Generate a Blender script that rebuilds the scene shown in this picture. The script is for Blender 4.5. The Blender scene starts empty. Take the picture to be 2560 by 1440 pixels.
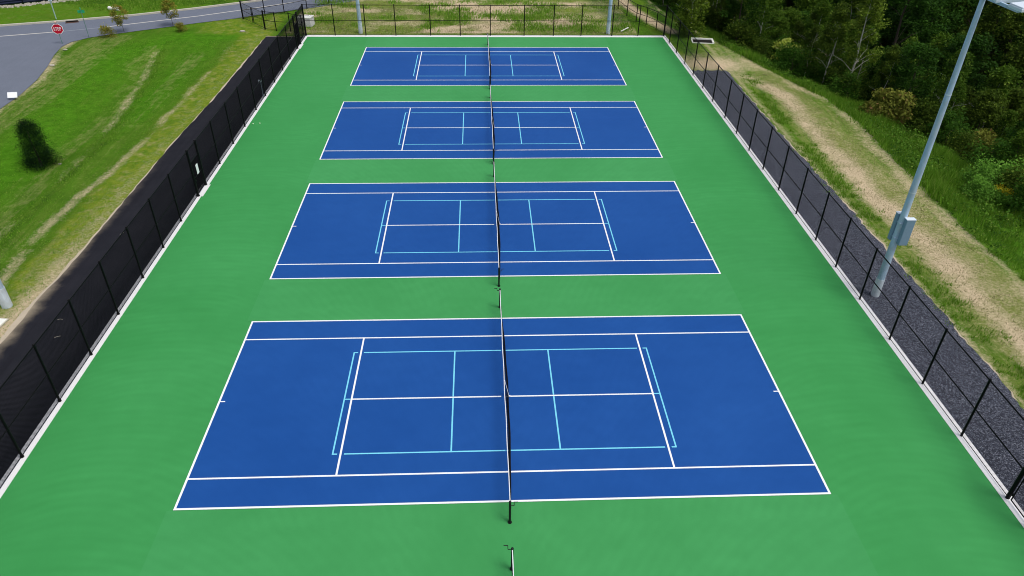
import bpy, bmesh, math, random
import numpy as np
from mathutils import Vector, Matrix
random.seed(7); RNG = np.random.default_rng(11)
sc = bpy.context.scene
COL = sc.collection

# ------------------------------------------------------------------ camera
CAM = dict(loc=(-0.8455, -22.6658, 21.3828), yaw=0.0499, pitch=0.6070, roll=0.0159, f=1813.75)
cam_d = bpy.data.cameras.new('camera'); cam = bpy.data.objects.new('camera', cam_d); COL.objects.link(cam)
cy, sy = math.cos(CAM['yaw']), math.sin(CAM['yaw']); cp, sp = math.cos(CAM['pitch']), math.sin(CAM['pitch'])
fw = Vector((sy*cp, cy*cp, -sp)); rt = Vector((cy, -sy, 0)); upv = rt.cross(fw)
cr, sr = math.cos(CAM['roll']), math.sin(CAM['roll'])
r2 = rt*cr + upv*sr; u2 = -rt*sr + upv*cr
M = Matrix((r2, u2, -fw)).transposed().to_4x4(); M.translation = Vector(CAM['loc'])
cam.matrix_world = M
cam_d.sensor_width = 36; cam_d.lens = 36*CAM['f']/2560
cam_d.clip_start = 0.1; cam_d.clip_end = 2000
sc.camera = cam
sc.cycles.filter_width = 1.0
sc.render.resolution_x = 1024; sc.render.resolution_y = 576

# ------------------------------------------------------------------ light
SUN_EL, SUN_AZ = math.radians(64), math.radians(125)      # azimuth from +Y, clockwise
w = bpy.data.worlds.new('World'); sc.world = w; w.use_nodes = True
nt = w.node_tree; nt.nodes.clear()
sky = nt.nodes.new('ShaderNodeTexSky'); sky.sky_type = 'NISHITA'; sky.sun_disc = False
sky.sun_elevation = SUN_EL; sky.sun_rotation = SUN_AZ
sky.air_density = 1.0; sky.dust_density = 3.0; sky.ozone_density = 1.0
hs = nt.nodes.new('ShaderNodeHueSaturation'); hs.inputs['Saturation'].default_value = 0.55
bg = nt.nodes.new('ShaderNodeBackground'); bg.inputs['Strength'].default_value = 0.115
ow = nt.nodes.new('ShaderNodeOutputWorld')
nt.links.new(sky.outputs[0], hs.inputs['Color']); nt.links.new(hs.outputs[0], bg.inputs[0]); nt.links.new(bg.outputs[0], ow.inputs[0])
sd = bpy.data.lights.new('sun', 'SUN'); sd.energy = 1.35; sd.angle = math.radians(22); sd.color = (1, .965, .92)
so = bpy.data.objects.new('sun', sd); COL.objects.link(so)
sdir = Vector((math.sin(SUN_AZ)*math.cos(SUN_EL), math.cos(SUN_AZ)*math.cos(SUN_EL), math.sin(SUN_EL)))
so.rotation_euler = sdir.to_track_quat('Z', 'Y').to_euler(); so.location = (-30, 20, 60)
sc.view_settings.view_transform = 'Standard'; sc.view_settings.look = 'None'
sc.view_settings.exposure = 0.35; sc.view_settings.gamma = 1

# ------------------------------------------------------------------ helpers
def tag(o, label=None, cat=None, group=None, kind=None):
    if label: o['label'] = label
    if cat: o['category'] = cat
    if group: o['group'] = group
    if kind: o['kind'] = kind
    return o
def empty(name, loc=(0, 0, 0), rz=0.0, **k):
    o = bpy.data.objects.new(name, None); o.location = loc; o.rotation_euler = (0, 0, rz); o.empty_display_size = .2
    COL.objects.link(o); return tag(o, **k)
def link(name, me, mat=None, parent=None, **k):
    o = bpy.data.objects.new(name, me); COL.objects.link(o)
    if mat is not None and not me.materials: me.materials.append(mat)
    if parent is not None: o.parent = parent
    return tag(o, **k)
class MB:
    """collects shapes, builds ONE mesh"""
    def __init__(s): s.v = []; s.f = []; s.smooth = []
    def add(s, vs, fs, smooth=False):
        b = len(s.v); s.v += [tuple(v) for v in vs]; s.f += [tuple(i+b for i in f) for f in fs]; s.smooth += [smooth]*len(fs)
    def box(s, c, size, rot=None, taper=1.0):
        hx, hy, hz = size[0]/2, size[1]/2, size[2]/2; vs = []
        for z in (-1, 1):
            t = taper if z > 0 else 1
            for x, y in ((-1, -1), (1, -1), (1, 1), (-1, 1)):
                v = Vector((x*hx*t, y*hy*t, z*hz))
                if rot is not None: v = rot @ v
                vs.append((c[0]+v.x, c[1]+v.y, c[2]+v.z))
        s.add(vs, [(3, 2, 1, 0), (4, 5, 6, 7), (0, 1, 5, 4), (1, 2, 6, 5), (2, 3, 7, 6), (3, 0, 4, 7)])
    def tube(s, pts, r, n=8, cap=True, smooth=True):
        pts = [Vector(p) for p in pts]; rs = r if isinstance(r, (list, tuple)) else [r]*len(pts)
        vs = []; fs = []
        for i, p in enumerate(pts):
            d = (pts[min(i+1, len(pts)-1)] - pts[max(i-1, 0)]).normalized()
            a = d.cross(Vector((0, 0, 1)) if abs(d.z) < .9 else Vector((1, 0, 0))).normalized(); b = d.cross(a)
            for k in range(n):
                t = 2*math.pi*k/n; vs.append(p + (a*math.cos(t) + b*math.sin(t))*rs[i])
        for i in range(len(pts)-1):
            for k in range(n):
                fs.append((i*n+k, i*n+(k+1) % n, (i+1)*n+(k+1) % n, (i+1)*n+k))
        s.add(vs, fs, smooth)
        if cap:
            s.add(vs[:n], [tuple(range(n))]); s.add(vs[-n:], [tuple(reversed(range(n)))])
    def ball(s, c, r, n=10, m=6, sz=1.0):
        vs = [(c[0], c[1], c[2]+r*sz)]; fs = []
        for i in range(1, m):
            a = math.pi*i/m
            for k in range(n):
                t = 2*math.pi*k/n; vs.append((c[0]+r*math.sin(a)*math.cos(t), c[1]+r*math.sin(a)*math.sin(t), c[2]+r*sz*math.cos(a)))
        vs.append((c[0], c[1], c[2]-r*sz)); L = len(vs)-1
        for k in range(n): fs.append((0, 1+k, 1+(k+1) % n))
        for i in range(m-2):
            for k in range(n): fs.append((1+i*n+k, 1+(i+1)*n+k, 1+(i+1)*n+(k+1) % n, 1+i*n+(k+1) % n))
        for k in range(n): fs.append((L, 1+(m-2)*n+(k+1) % n, 1+(m-2)*n+k))
        s.add(vs, fs, True)
    def mesh(s, name):
        me = bpy.data.meshes.new(name); me.from_pydata(s.v, [], s.f); me.polygons.foreach_set('use_smooth', s.smooth); me.update(); return me
    def build(s, name, mat, parent=None, bevel=0, **k):
        o = link(name, s.mesh(name), mat, parent, **k)
        if bevel:
            b = o.modifiers.new('bevel', 'BEVEL'); b.width = bevel; b.segments = 2; b.limit_method = 'ANGLE'
        return o
def sheet(name, poly, z, mat, **k):
    me = bpy.data.meshes.new(name); me.from_pydata([(x, y, z) for x, y in poly], [], [tuple(range(len(poly)))]); me.update()
    bm = bmesh.new(); bm.from_mesh(me); bmesh.ops.triangulate(bm, faces=bm.faces[:]); 
    for f in bm.faces:
        if f.normal.z < 0: f.normal_flip()
    bm.to_mesh(me); bm.free()
    return link(name, me, mat, **k)
def copy_tree(o, parent=None):
    c = o.copy(); COL.objects.link(c); c.parent = parent
    for ch in list(o.children): copy_tree(ch, c)
    return c

# ------------------------------------------------------------------ terrain
EY = [-60, 8, 13, 20, 25, 30, 36, 40.6, 44, 50, 56, 62, 70, 95, 140]
EX = [28, 27.9, 27.7, 28, 28.2, 28.7, 28.1, 26.6, 25.6, 24.0, 22.6, 20.5, 19.6, 19, 19]
def xe(y): return np.interp(y, EY, EX)
def sm(t): t = np.clip(t, 0, 1); return t*t*(3-2*t)
def tz(x, y):
    x = np.asarray(x, float); y = np.asarray(y, float)
    d = (x - xe(y))*np.interp(y, [24, 38], [.62, 1.0])
    z = -np.interp(d, [0, 6, 13, 18, 60, 140], [0, 2.0, 5.4, 6.0, 6.0, 1.0])
    z = z - 0.5*np.exp(-((x+30.5)/2.6)**2)*sm((54-y)/10)
    z = z - 0.10*np.exp(-((x+26.0)/1.0)**2)*sm((52-y)/8)
    return z

# value noise for masks
def vnoise(x, y, s, seed):
    g = np.random.default_rng(seed).random((256, 256)); X = x/s + 1000; Y = y/s + 1000
    xi = np.floor(X).astype(int); yi = np.floor(Y).astype(int); fx = sm(X-xi); fy = sm(Y-yi)
    G = lambda a, b: g[a % 256, b % 256]
    return (G(xi, yi)*(1-fx)+G(xi+1, yi)*fx)*(1-fy)+(G(xi, yi+1)*(1-fx)+G(xi+1, yi+1)*fx)*fy
def fbm(x, y, s, seed, n=4):
    t = 0; a = 1; tot = 0
    for i in range(n): t = t + a*vnoise(x, y, s/2**i, seed+i); tot += a; a *= .55
    return t/tot
def dline(x, y, pts):
    d = np.full(x.shape, 1e9)
    for (ax, ay), (bx, by) in zip(pts[:-1], pts[1:]):
        vx, vy = bx-ax, by-ay; t = np.clip(((x-ax)*vx+(y-ay)*vy)/(vx*vx+vy*vy), 0, 1)
        d = np.minimum(d, np.hypot(x-ax-t*vx, y-ay-t*vy))
    return d

# ------------------------------------------------------------------ materials
class N:
    def __init__(s, name):
        s.m = bpy.data.materials.new(name); s.m.use_nodes = True; s.t = s.m.node_tree; s.b = s.t.nodes['Principled BSDF']
        s.pos = None
    def n(s, typ, **k):
        nd = s.t.nodes.new(typ)
        for a, b in k.items():
            if a.startswith('_'): setattr(nd, a[1:], b)
            else:
                key = a.replace('__', ' ')
                nd.inputs[key].default_value = b
        return nd
    def l(s, a, b): s.t.links.new(a, b)
    def P(s):
        if s.pos is None: s.pos = s.t.nodes.new('ShaderNodeNewGeometry')
        return s.pos.outputs['Position']
    def noise(s, scale, detail=4, rough=.6, vec=None, dist=0, stretch=None, rot=0):
        nd = s.n('ShaderNodeTexNoise', Scale=scale, Detail=detail, Roughness=rough, Distortion=dist)
        src = vec or s.P()
        if stretch:
            mp = s.n('ShaderNodeMapping'); mp.inputs['Scale'].default_value = stretch; mp.inputs['Rotation'].default_value = (0, 0, rot)
            s.l(src, mp.inputs['Vector']); src = mp.outputs[0]
        s.l(src, nd.inputs['Vector']); return nd.outputs['Fac']
    def math(s, op, a, b=None, clamp=False):
        nd = s.t.nodes.new('ShaderNodeMath'); nd.operation = op; nd.use_clamp = clamp
        for i, v in enumerate((a, b)):
            if v is None: continue
            if isinstance(v, (int, float)): nd.inputs[i].default_value = v
            else: s.l(v, nd.inputs[i])
        return nd.outputs[0]
    def ramp(s, fac, stops):
        nd = s.t.nodes.new('ShaderNodeValToRGB'); e = nd.color_ramp.elements
        while len(e) < len(stops): e.new(.5)
        for i, (p, c) in enumerate(stops):
            e[i].position = p; e[i].color = (c, c, c, 1) if isinstance(c, (int, float)) else (*c, 1)
        s.l(fac, nd.inputs[0]); return nd.outputs[0]
    def mix(s, fac, a, b, mode='MIX'):
        nd = s.t.nodes.new('ShaderNodeMix'); nd.data_type = 'RGBA'; nd.blend_type = mode; nd.clamp_factor = True
        for inp, v in ((nd.inputs[0], fac), (nd.inputs[6], a), (nd.inputs[7], b)):
            if isinstance(v, (int, float)): inp.default_value = v
            elif isinstance(v, tuple): inp.default_value = (*v, 1)
            else: s.l(v, inp)
        return nd.outputs[2]
    def bump(s, h, strength=.3, dist=.02):
        nd = s.n('ShaderNodeBump', Strength=strength, Distance=dist); s.l(h, nd.inputs['Height']); s.l(nd.outputs[0], s.b.inputs['Normal'])
    def col(s, c): 
        if isinstance(c, tuple): s.b.inputs['Base Color'].default_value = (*c, 1)
        else: s.l(c, s.b.inputs['Base Color'])
    def set(s, **k):
        for a, v in k.items(): s.b.inputs[a.replace('__', ' ')].default_value = v
        return s.m
def plain(name, c, rough=.6, metal=0, var=.12, scale=8, bump=0, spec=.25):
    n = N(name); nz = n.noise(scale, 5)
    n.col(n.mix(nz, tuple(x*(1-var) for x in c), tuple(min(1, x*(1+var)) for x in c)))
    if bump: n.bump(n.noise(scale*6, 3), bump, .01)
    return n.set(Roughness=rough, Metallic=metal, Specular__IOR__Level=spec)

def court_mat(name, c1, c2, blotch, arcs, rough):
    n = N(name); P = n.P()
    big = n.noise(.16, 4, .55); mid = n.noise(1.3, 4, .6)
    fine = n.noise(38, 3, .7)
    c = n.mix(n.ramp(big, [(.3, 0.0), (.7, 1.0)]), c1, c2)
    # faint squeegee arcs left in the coating
    sep = n.n('ShaderNodeSeparateXYZ'); n.l(P, sep.inputs[0])
    k = n.math('MULTIPLY', sep.outputs[0], 1/2.4); kf = n.math('SUBTRACT', k, n.math('ROUND', k))
    cb = n.n('ShaderNodeCombineXYZ'); n.l(n.math('MULTIPLY', kf, 2.4), cb.inputs[0]); n.l(n.math('ADD', n.math('MULTIPLY', sep.outputs[1], .7), n.math('MULTIPLY', n.math('ROUND', k), 3.7)), cb.inputs[1])
    q = n.math('MULTIPLY', sep.outputs[1], 1/6.5); qf = n.math('SUBTRACT', q, n.math('FLOOR', q))
    c2b = n.n('ShaderNodeCombineXYZ'); n.l(n.math('MULTIPLY', n.math('SUBTRACT', n.math('ABSOLUTE', sep.outputs[0]), 15.0), 1.0), c2b.inputs[0]); n.l(n.math('ADD', n.math('MULTIPLY', qf, 6.5), 3.0), c2b.inputs[1])
    wv = n.t.nodes.new('ShaderNodeTexWave'); wv.wave_type = 'RINGS'; wv.rings_direction = 'Z'; wv.inputs['Scale'].default_value = .8
    wv.inputs['Distortion'].default_value = 2.6; wv.inputs['Detail'].default_value = 3; wv.inputs['Detail Scale'].default_value = .7
    n.l(c2b.outputs[0], wv.inputs['Vector'])
    rg = n.t.nodes.new('ShaderNodeTexWave'); rg.wave_type = 'RINGS'; rg.rings_direction = 'Z'; rg.inputs['Scale'].default_value = .5
    rg.inputs['Distortion'].default_value = 2.2; rg.inputs['Detail'].default_value = 2; n.l(cb.outputs[0], rg.inputs['Vector'])
    a = n.math('ADD', n.math('MULTIPLY', wv.outputs['Fac'], .5), n.math('MULTIPLY', rg.outputs['Fac'], .5))
    gate = n.ramp(n.noise(.3, 3), [(.35, 0.1), (.65, 1.0)])
    c = n.mix(n.math('MULTIPLY', n.math('MULTIPLY', a, gate), arcs), c, tuple(min(1, x*1.35+.006) for x in c2))
    c = n.mix(n.math('MULTIPLY', n.ramp(mid, [(.35, 1.0), (.6, 0.0)]), blotch), c, tuple(x*.8 for x in c1))
    c = n.mix(n.math('MULTIPLY', fine, .22), c, tuple(x*.55 for x in c1))
    n.col(c); n.bump(n.noise(60, 3, .7), .25, .004)
    return n.set(Roughness=rough, Specular__IOR__Level=.08)
M_ = {}
GREEN = (.047, .300, .082)
M_['green'] = court_mat('green_acrylic_coating', (.042, .274, .070), (.053, .305, .086), .12, .24, .62)
M_['green_mid'] = court_mat('green_acrylic_coating_second_coat', (.048, .286, .080), (.061, .320, .099), .14, .18, .60)
M_['blue'] = court_mat('blue_acrylic_coating', (.0100, .071, .285), (.0145, .086, .320), .14, .12, .60)
M_['white_line'] = plain('white_line_paint', (.84, .85, .86), .6, var=.04, scale=20)
M_['cyan_line'] = plain('light_blue_line_paint', (.19, .64, .80), .6, var=.05, scale=20)
def concrete(name, c, stain=.5):
    n = N(name); a = n.noise(1.2, 6, .65); b = n.noise(18, 4, .7)
    cc = n.mix(a, tuple(x*.88 for x in c), tuple(min(1, x*1.08) for x in c))
    cc = n.mix(n.math('MULTIPLY', n.ramp(n.noise(3.0, 5, .7), [(.5, 0.0), (.75, 1.0)]), stain), cc, tuple(x*.62 for x in c))
    cc = n.mix(n.math('MULTIPLY', b, .25), cc, tuple(x*.7 for x in c))
    n.col(cc); n.bump(b, .3, .005); return n.set(Roughness=.85)
M_['mow'] = concrete('pale_concrete', (.84, .83, .83), .15)
M_['kerb'] = concrete('cream_kerb_concrete', (.55, .52, .42), .35)
M_['vault'] = concrete('precast_concrete', (.62, .61, .60), .35)
def asphalt(name, c, spot, scale=90, blot=.35):
    n = N(name); f = n.noise(scale, 3, .8); g = n.noise(.5, 5, .6); st = n.noise(1, 4, .6, stretch=(3.0, .12, 1))
    cc = n.mix(n.ramp(f, [(.35, 0.0), (.72, 1.0)]), tuple(x*.72 for x in c), spot)
    cc = n.mix(n.math('MULTIPLY', n.ramp(g, [(.3, 0.0), (.7, 1.0)]), blot), cc, tuple(x*1.5 for x in c))
    cc = n.mix(n.math('MULTIPLY', n.ramp(st, [(.45, 0.0), (.7, 1.0)]), blot*.8), cc, tuple(x*.7 for x in c))
    n.col(cc); n.bump(f, .5, .01); return n.set(Roughness=.9, Specular__IOR__Level=.06)
def path_mat():
    n = N('fresh_black_asphalt'); f = n.noise(60, 3, .8); g = n.noise(.7, 5, .65); st = n.noise(1, 4, .6, stretch=(3.0, .12, 1))
    c = n.mix(n.ramp(f, [(.35, 0.0), (.72, 1.0)]), (.011, .0115, .016), (.025, .026, .033))
    c = n.mix(n.math('MULTIPLY', n.ramp(g, [(.35, 0.0), (.7, 1.0)]), .35), c, (.034, .033, .040))
    c = n.mix(n.math('MULTIPLY', n.ramp(st, [(.45, 0.0), (.7, 1.0)]), .35), c, (.009, .009, .012))
    sp = n.n('ShaderNodeSeparateXYZ'); n.l(n.P(), sp.inputs[0])
    edge = n.math('MULTIPLY', n.math('SUBTRACT', n.math('ADD', -22.25, n.math('MULTIPLY', n.math('SUBTRACT', g, .5), 1.2)), sp.outputs[0]), 1.25, True)
    near = n.math('MULTIPLY', n.math('SUBTRACT', 26.0, sp.outputs[1]), .055, True)
    c = n.mix(n.math('MULTIPLY', n.math('POWER', edge, 1.6), near), c, (.30, .25, .18))
    n.col(c); n.bump(f, .5, .01); return n.set(Roughness=.9, Specular__IOR__Level=.05)
M_['path'] = path_mat()
M_['road'] = asphalt('grey_asphalt', (.150, .170, .215), (.195, .215, .265), 45, .16)
M_['lot'] = asphalt('dark_grey_asphalt', (.06, .075, .10), (.09, .105, .13), 45, .2)  # darker grey asphalt for the low road
def gravel_mat():
    n = N('crushed_bluestone'); v = n.n('ShaderNodeTexVoronoi', Scale=22.0); n.l(n.P(), v.inputs['Vector'])
    sp = n.n('ShaderNodeSeparateColor'); n.l(v.outputs['Color'], sp.inputs[0])
    cc = n.ramp(sp.outputs[0], [(.0, (.034, .038, .053)), (.45, (.098, .108, .143)), (.8, (.205, .22, .27)), (1.0, (.36, .38, .44))])
    cc = n.mix(n.math('MULTIPLY', n.ramp(v.outputs['Distance'], [(.25, 0.0), (.75, 1.0)]), .7), cc, (.012, .012, .018))
    cc = n.mix(n.math('MULTIPLY', n.noise(.6, 5), .5), cc, (.03, .032, .045))
    n.col(cc); n.bump(v.outputs['Distance'], 1.0, .03); return n.set(Roughness=.85, Specular__IOR__Level=.1)
M_['gravel'] = gravel_mat()
def ground_mat():
    n = N('grass_and_soil'); P = n.P()
    at = n.t.nodes.new('ShaderNodeAttribute'); at.attribute_name = 'mask'
    sep = n.n('ShaderNodeSeparateColor'); n.l(at.outputs['Color'], sep.inputs[0])
    dirt, lush, weed = sep.outputs[0], sep.outputs[1], sep.outputs[2]
    at2 = n.t.nodes.new('ShaderNodeAttribute'); at2.attribute_name = 'mask2'
    sep2 = n.n('ShaderNodeSeparateColor'); n.l(at2.outputs['Color'], sep2.inputs[0])
    wood, dry, yel = sep2.outputs[0], sep2.outputs[1], sep2.outputs[2]
    f1 = n.noise(6, 6, .75); f2 = n.noise(1.5, 6, .72); f3 = n.noise(.45, 5, .6); f4 = n.noise(17, 4, .85)
    st = n.noise(1.0, 5, .65, stretch=(3.4, .32, 1))
    R37 = [(.32, 0.0), (.68, 1.0)]
    g = n.mix(n.ramp(f2, R37), (.052, .150, .009), (.104, .245, .017))
    g = n.mix(n.ramp(st, R37), g, n.mix(f1, (.085, .165, .014), (.160, .235, .036)))
    g = n.mix(n.math('MULTIPLY', n.ramp(n.noise(1.0, 3, .6, stretch=(1.4, .06, 1)), [(.42, 0.0), (.58, 1.0)]), .35), g, (.040, .115, .007))
    g = n.mix(n.math('MULTIPLY', n.ramp(f3, [(.35, 0.0), (.7, 1.0)]), .6), g, (.045, .125, .009))
    lushc = n.mix(n.ramp(f2, R37), (.040, .140, .006), (.090, .275, .012))
    g = n.mix(n.math('MULTIPLY', lush, n.ramp(st, [(.25, 1.0), (.75, .55)])), g, lushc)
    yc = n.mix(n.ramp(f1, R37), (.125, .200, .012), (.290, .330, .045))
    yc = n.mix(n.ramp(f2, [(.42, 0.0), (.62, 1.0)]), yc, (.085, .185, .012))
    yc = n.mix(n.ramp(n.noise(1.1, 5, .7), [(.52, 0.0), (.70, .8)]), yc, (.36, .33, .13))
    g = n.mix(yel, g, yc)
    dryc = n.mix(n.ramp(f1, R37), (.165, .205, .040), (.38, .345, .16))
    bw = lambda m, nz, lo, hi, am=2.0: n.ramp(n.math('ADD', m, n.math('MULTIPLY', n.math('SUBTRACT', nz, .5), am)), [(lo, 0.0), (hi, 1.0)])
    g = n.mix(n.math('MULTIPLY', bw(dry, n.math('ADD', n.math('MULTIPLY', f2, .5), n.math('MULTIPLY', st, .5)), .3, .8), .8), g, dryc)
    weedc = n.mix(n.ramp(f1, [(.35, 0.0), (.65, 1.0)]), (.022, .070, .008), (.070, .160, .016))
    g = n.mix(bw(weed, f2, .35, .65), g, weedc)
    dc = n.mix(n.ramp(f1, R37), (.48, .375, .235), (.70, .565, .385))
    dc = n.mix(n.ramp(f4, [(.3, 0.0), (.6, 1.0)]), n.mix(.35, dc, (.24, .22, .09)), dc)
    g = n.mix(bw(dirt, n.math('ADD', n.math('MULTIPLY', f1, .4), n.math('ADD', n.math('MULTIPLY', f2, .45), n.math('MULTIPLY', f4, .15))), .22, .80, 1.5), g, dc)
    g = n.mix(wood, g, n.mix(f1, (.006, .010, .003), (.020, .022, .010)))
    # blade-scale light and dark flecks
    g = n.mix(n.math('MULTIPLY', n.math('SUBTRACT', 1.0, n.math('MULTIPLY', dirt, .8)), n.ramp(f4, [(.32, .6), (.52, 0.0)])), g, n.mix(.7, g, (.01, .025, .003)))
    g = n.mix(n.ramp(f1, [(.55, 0.0), (.85, .3)]), g, (.26, .30, .08))
    n.col(g)
    n.bump(n.math('ADD', n.math('MULTIPLY', f1, .6), n.math('MULTIPLY', f4, .5)), .9, .10)
    return n.set(Roughness=1.0, Specular__IOR__Level=.0)
M_['ground'] = ground_mat()
M_['black'] = plain('black_vinyl_coated_steel', (.0035, .0035, .0045), .5, var=.1, spec=.12)
M_['wire'] = plain('black_vinyl_wire', (.003, .003, .004), .6, var=.1, spec=.06)
M_['netpost'] = plain('black_powder_coat', (.008, .008, .009), .5)
def galv(name='galvanised_steel', c=(.38, .52, .66)):  # blue cast is sky reflection put into the base colour
    n = N(name); a = n.noise(6, 5, .7, stretch=(1, 1, .25)); b = n.noise(1.1, 4, .6)
    cc = n.mix(n.ramp(a, [(.3, 0.0), (.75, 1.0)]), tuple(x*.85 for x in c), tuple(min(1, x*1.25) for x in c))
    cc = n.mix(n.math('MULTIPLY', n.ramp(b, [(.45, 0.0), (.6, 1.0)]), .35), cc, (.42, .44, .42))
    n.col(cc); return n.set(Roughness=.55, Metallic=.05)
M_['galv'] = galv()
M_['galv_base'] = galv('weathered_galvanised_sleeve', (.58, .66, .72))
M_['cab'] = plain('grey_painted_cabinet', (.19, .29, .38), .5, var=.08)
M_['lamp'] = plain('pale_painted_luminaire', (.66, .74, .82), .45, var=.04)
M_['tape'] = plain('white_canvas', (.78, .78, .80), .8, var=.05)
M_['net'] = plain('black_netting', (.010, .011, .016), .8)
M_['red'] = plain('red_reflective_sheeting', (.50, .006, .028), .4, var=.05)
M_['white'] = plain('white_painted_metal', (.90, .91, .92), .5, var=.05)
M_['sgreen'] = plain('green_sign_sheeting', (.02, .33, .16), .4, var=.15)
M_['signpost'] = plain('green_painted_sign_post', (.12, .22, .20), .6, var=.2)
M_['screen'] = plain('navy_windscreen_fabric', (.010, .016, .045), .75, var=.3, scale=3)
M_['stone'] = concrete('pale_rubble', (.50, .46, .38), .5)
M_['ink'] = plain('black_ink', (.02, .02, .03), .7)
M_['pvc'] = plain('white_plastic', (.80, .80, .74), .5, var=.08, scale=4)
M_['dark'] = plain('dark_drain_opening', (.01, .008, .007), .9)
M_['rust'] = plain('rusty_iron', (.09, .045, .03), .85, var=.4)
M_['ball'] = plain('optic_white_felt', (.75, .85, .6), .9)
M_['sandedge'] = concrete('trampled_sandy_soil', (.50, .42, .31), .4)
def bark(name, c1, c2, s=14):
    n = N(name); a = n.noise(s, 4, .7, stretch=(1, 1, 2.2)); n.col(n.mix(n.ramp(a, [(.42, 0.0), (.58, 1.0)]), c1, c2)); n.bump(a, .4, .02); return n.set(Roughness=.9)
M_['bark'] = bark('brown_bark', (.035, .025, .016), (.085, .065, .045))
M_['birch'] = bark('pale_birch_bark', (.22, .20, .16), (.66, .64, .58))
def leaf_mat(name, dark, light, tip=None, rnd=.55):
    n = N(name); at = n.t.nodes.new('ShaderNodeAttribute'); at.attribute_name = 'tint'
    sep = n.n('ShaderNodeSeparateColor'); n.l(at.outputs['Color'], sep.inputs[0])
    oi = n.t.nodes.new('ShaderNodeObjectInfo')
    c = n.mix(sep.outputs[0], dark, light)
    if tip: c = n.mix(sep.outputs[1], c, tip)
    c = n.mix(n.math('MULTIPLY', oi.outputs['Random'], rnd), c, tuple(x*.8 for x in dark))
    n.col(c); n.set(Roughness=.7, Specular__IOR__Level=.06)
    tr = n.n('ShaderNodeBsdfTranslucent'); n.l(c, tr.inputs['Color'])
    mx = n.n('ShaderNodeMixShader', Fac=.25); out = n.t.nodes['Material Output']
    n.l(n.b.outputs[0], mx.inputs[1]); n.l(tr.outputs[0], mx.inputs[2]); n.l(mx.outputs[0], out.inputs[0])
    return n.m
M_['leaf_birch'] = leaf_mat('young_birch_leaves', (.026, .070, .005), (.110, .205, .016), (.25, .35, .05))
M_['leaf_dark'] = leaf_mat('dark_broad_leaves', (.010, .034, .004), (.046, .128, .011), (.08, .18, .02))
M_['leaf_olive'] = leaf_mat('olive_leaves', (.022, .048, .005), (.086, .140, .013), (.18, .25, .03))
M_['leaf_shrub'] = leaf_mat('green_shrub_leaves', (.020, .062, .006), (.058, .155, .012), (.10, .22, .02))
M_['leaf_bright'] = leaf_mat('bright_green_leaves', (.060, .165, .018), (.165, .365, .040), (.26, .45, .08), 0)
M_['leaf_yellow'] = leaf_mat('yellow_green_leaves', (.26, .33, .03), (.45, .52, .10), (.60, .62, .22), 0)
M_['leaf_sumac'] = leaf_mat('ochre_arching_leaves', (.08, .095, .014), (.235, .260, .040), (.22, .13, .05), .1)
M_['leaf_autumn'] = leaf_mat('rust_and_olive_leaves', (.14, .155, .020), (.31, .30, .045), (.42, .22, .05), .05)
M_['leaf_spruce'] = leaf_mat('dark_needles', (.004, .016, .004), (.011, .034, .008), (.02, .05, .012))
M_['goldenrod'] = leaf_mat('goldenrod_flowers', (.30, .28, .01), (.50, .42, .02))
M_['blade'] = leaf_mat('weed_blades', (.070, .180, .012), (.175, .350, .028), (.32, .42, .08), 0)
M_['fieldblade'] = leaf_mat('field_weed_blades', (.100, .260, .016), (.250, .450, .040), (.42, .50, .12), 0)
M_['leaf_column'] = leaf_mat('olive_green_leaves', (.048, .095, .008), (.175, .260, .024), (.28, .36, .06), 0)
M_['leaf_weed'] = leaf_mat('mixed_weed_leaves', (.028, .085, .008), (.120, .260, .022), (.24, .34, .06), 0)
M_['straw'] = leaf_mat('straw_blades', (.22, .21, .08), (.46, .41, .22), (.28, .34, .08))

# ------------------------------------------------------------------ ground sheet
def axis(lo, hi, step, far, n=14):
    a = list(np.arange(lo, hi+1e-6, step)); g = np.geomspace(step*2, far, n)
    return np.array(list(lo - g[::-1]) + a + list(hi + g))
gx = axis(-66, 84, .38, 500); gy = axis(-26, 100, .42, 500)
X, Y = np.meshgrid(gx, gy); nx, ny = len(gx), len(gy)
outside = sm((-22.4 - X)/1.2) + sm((X-24)/2.0)*1.0 + sm((Y-57)/3)
outside = np.clip(outside, 0, 1)
left_road = (X < -33) | (Y > 57)
Z = tz(X, Y) - .035
rough = (fbm(X, Y, 2.6, 5)-.5)*.16
roadzone = np.clip(1 - dline(X, Y, [(-70, 47), (-50, 53.6), (-38.5, 57.3), (-28, 63), (-14, 72)])/9.5, 0, 1) > 0
sideroad = (X < -37.6) & (Y < 52)
rough = np.where(roadzone | sideroad, 0, rough)
Z = Z + rough*outside
# scarp and wheel ruts
Z -= .03*np.exp(-(dline(X, Y, [(-28.4, 14.6), (-28.55, 18.2), (-28.3, 21.5), (-28.45, 27.4), (-30, 38.2), (-32, 50)])/.35)**2)
verts = np.stack([X.ravel(), Y.ravel(), Z.ravel()], 1)
ii = np.arange(nx*ny).reshape(ny, nx)
faces = np.stack([ii[:-1, :-1].ravel(), ii[:-1, 1:].ravel(), ii[1:, 1:].ravel(), ii[1:, :-1].ravel()], 1)
def np_mesh(name, verts, faces):
    me = bpy.data.meshes.new(name); k = faces.shape[1]
    me.vertices.add(len(verts)); me.vertices.foreach_set('co', verts.astype(np.float32).ravel())
    me.loops.add(faces.size); me.loops.foreach_set('vertex_index', faces.astype(np.int32).ravel())
    me.polygons.add(len(faces)); me.polygons.foreach_set('loop_start', np.arange(0, faces.size, k, dtype=np.int32))
    try: me.polygons.foreach_set('loop_total', np.full(len(faces), k, dtype=np.int32))
    except Exception: pass
    me.update(calc_edges=True); me.validate(); return me
gme = np_mesh('ground', verts, faces); gme.polygons.foreach_set('use_smooth', np.ones(len(faces), bool))
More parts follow.
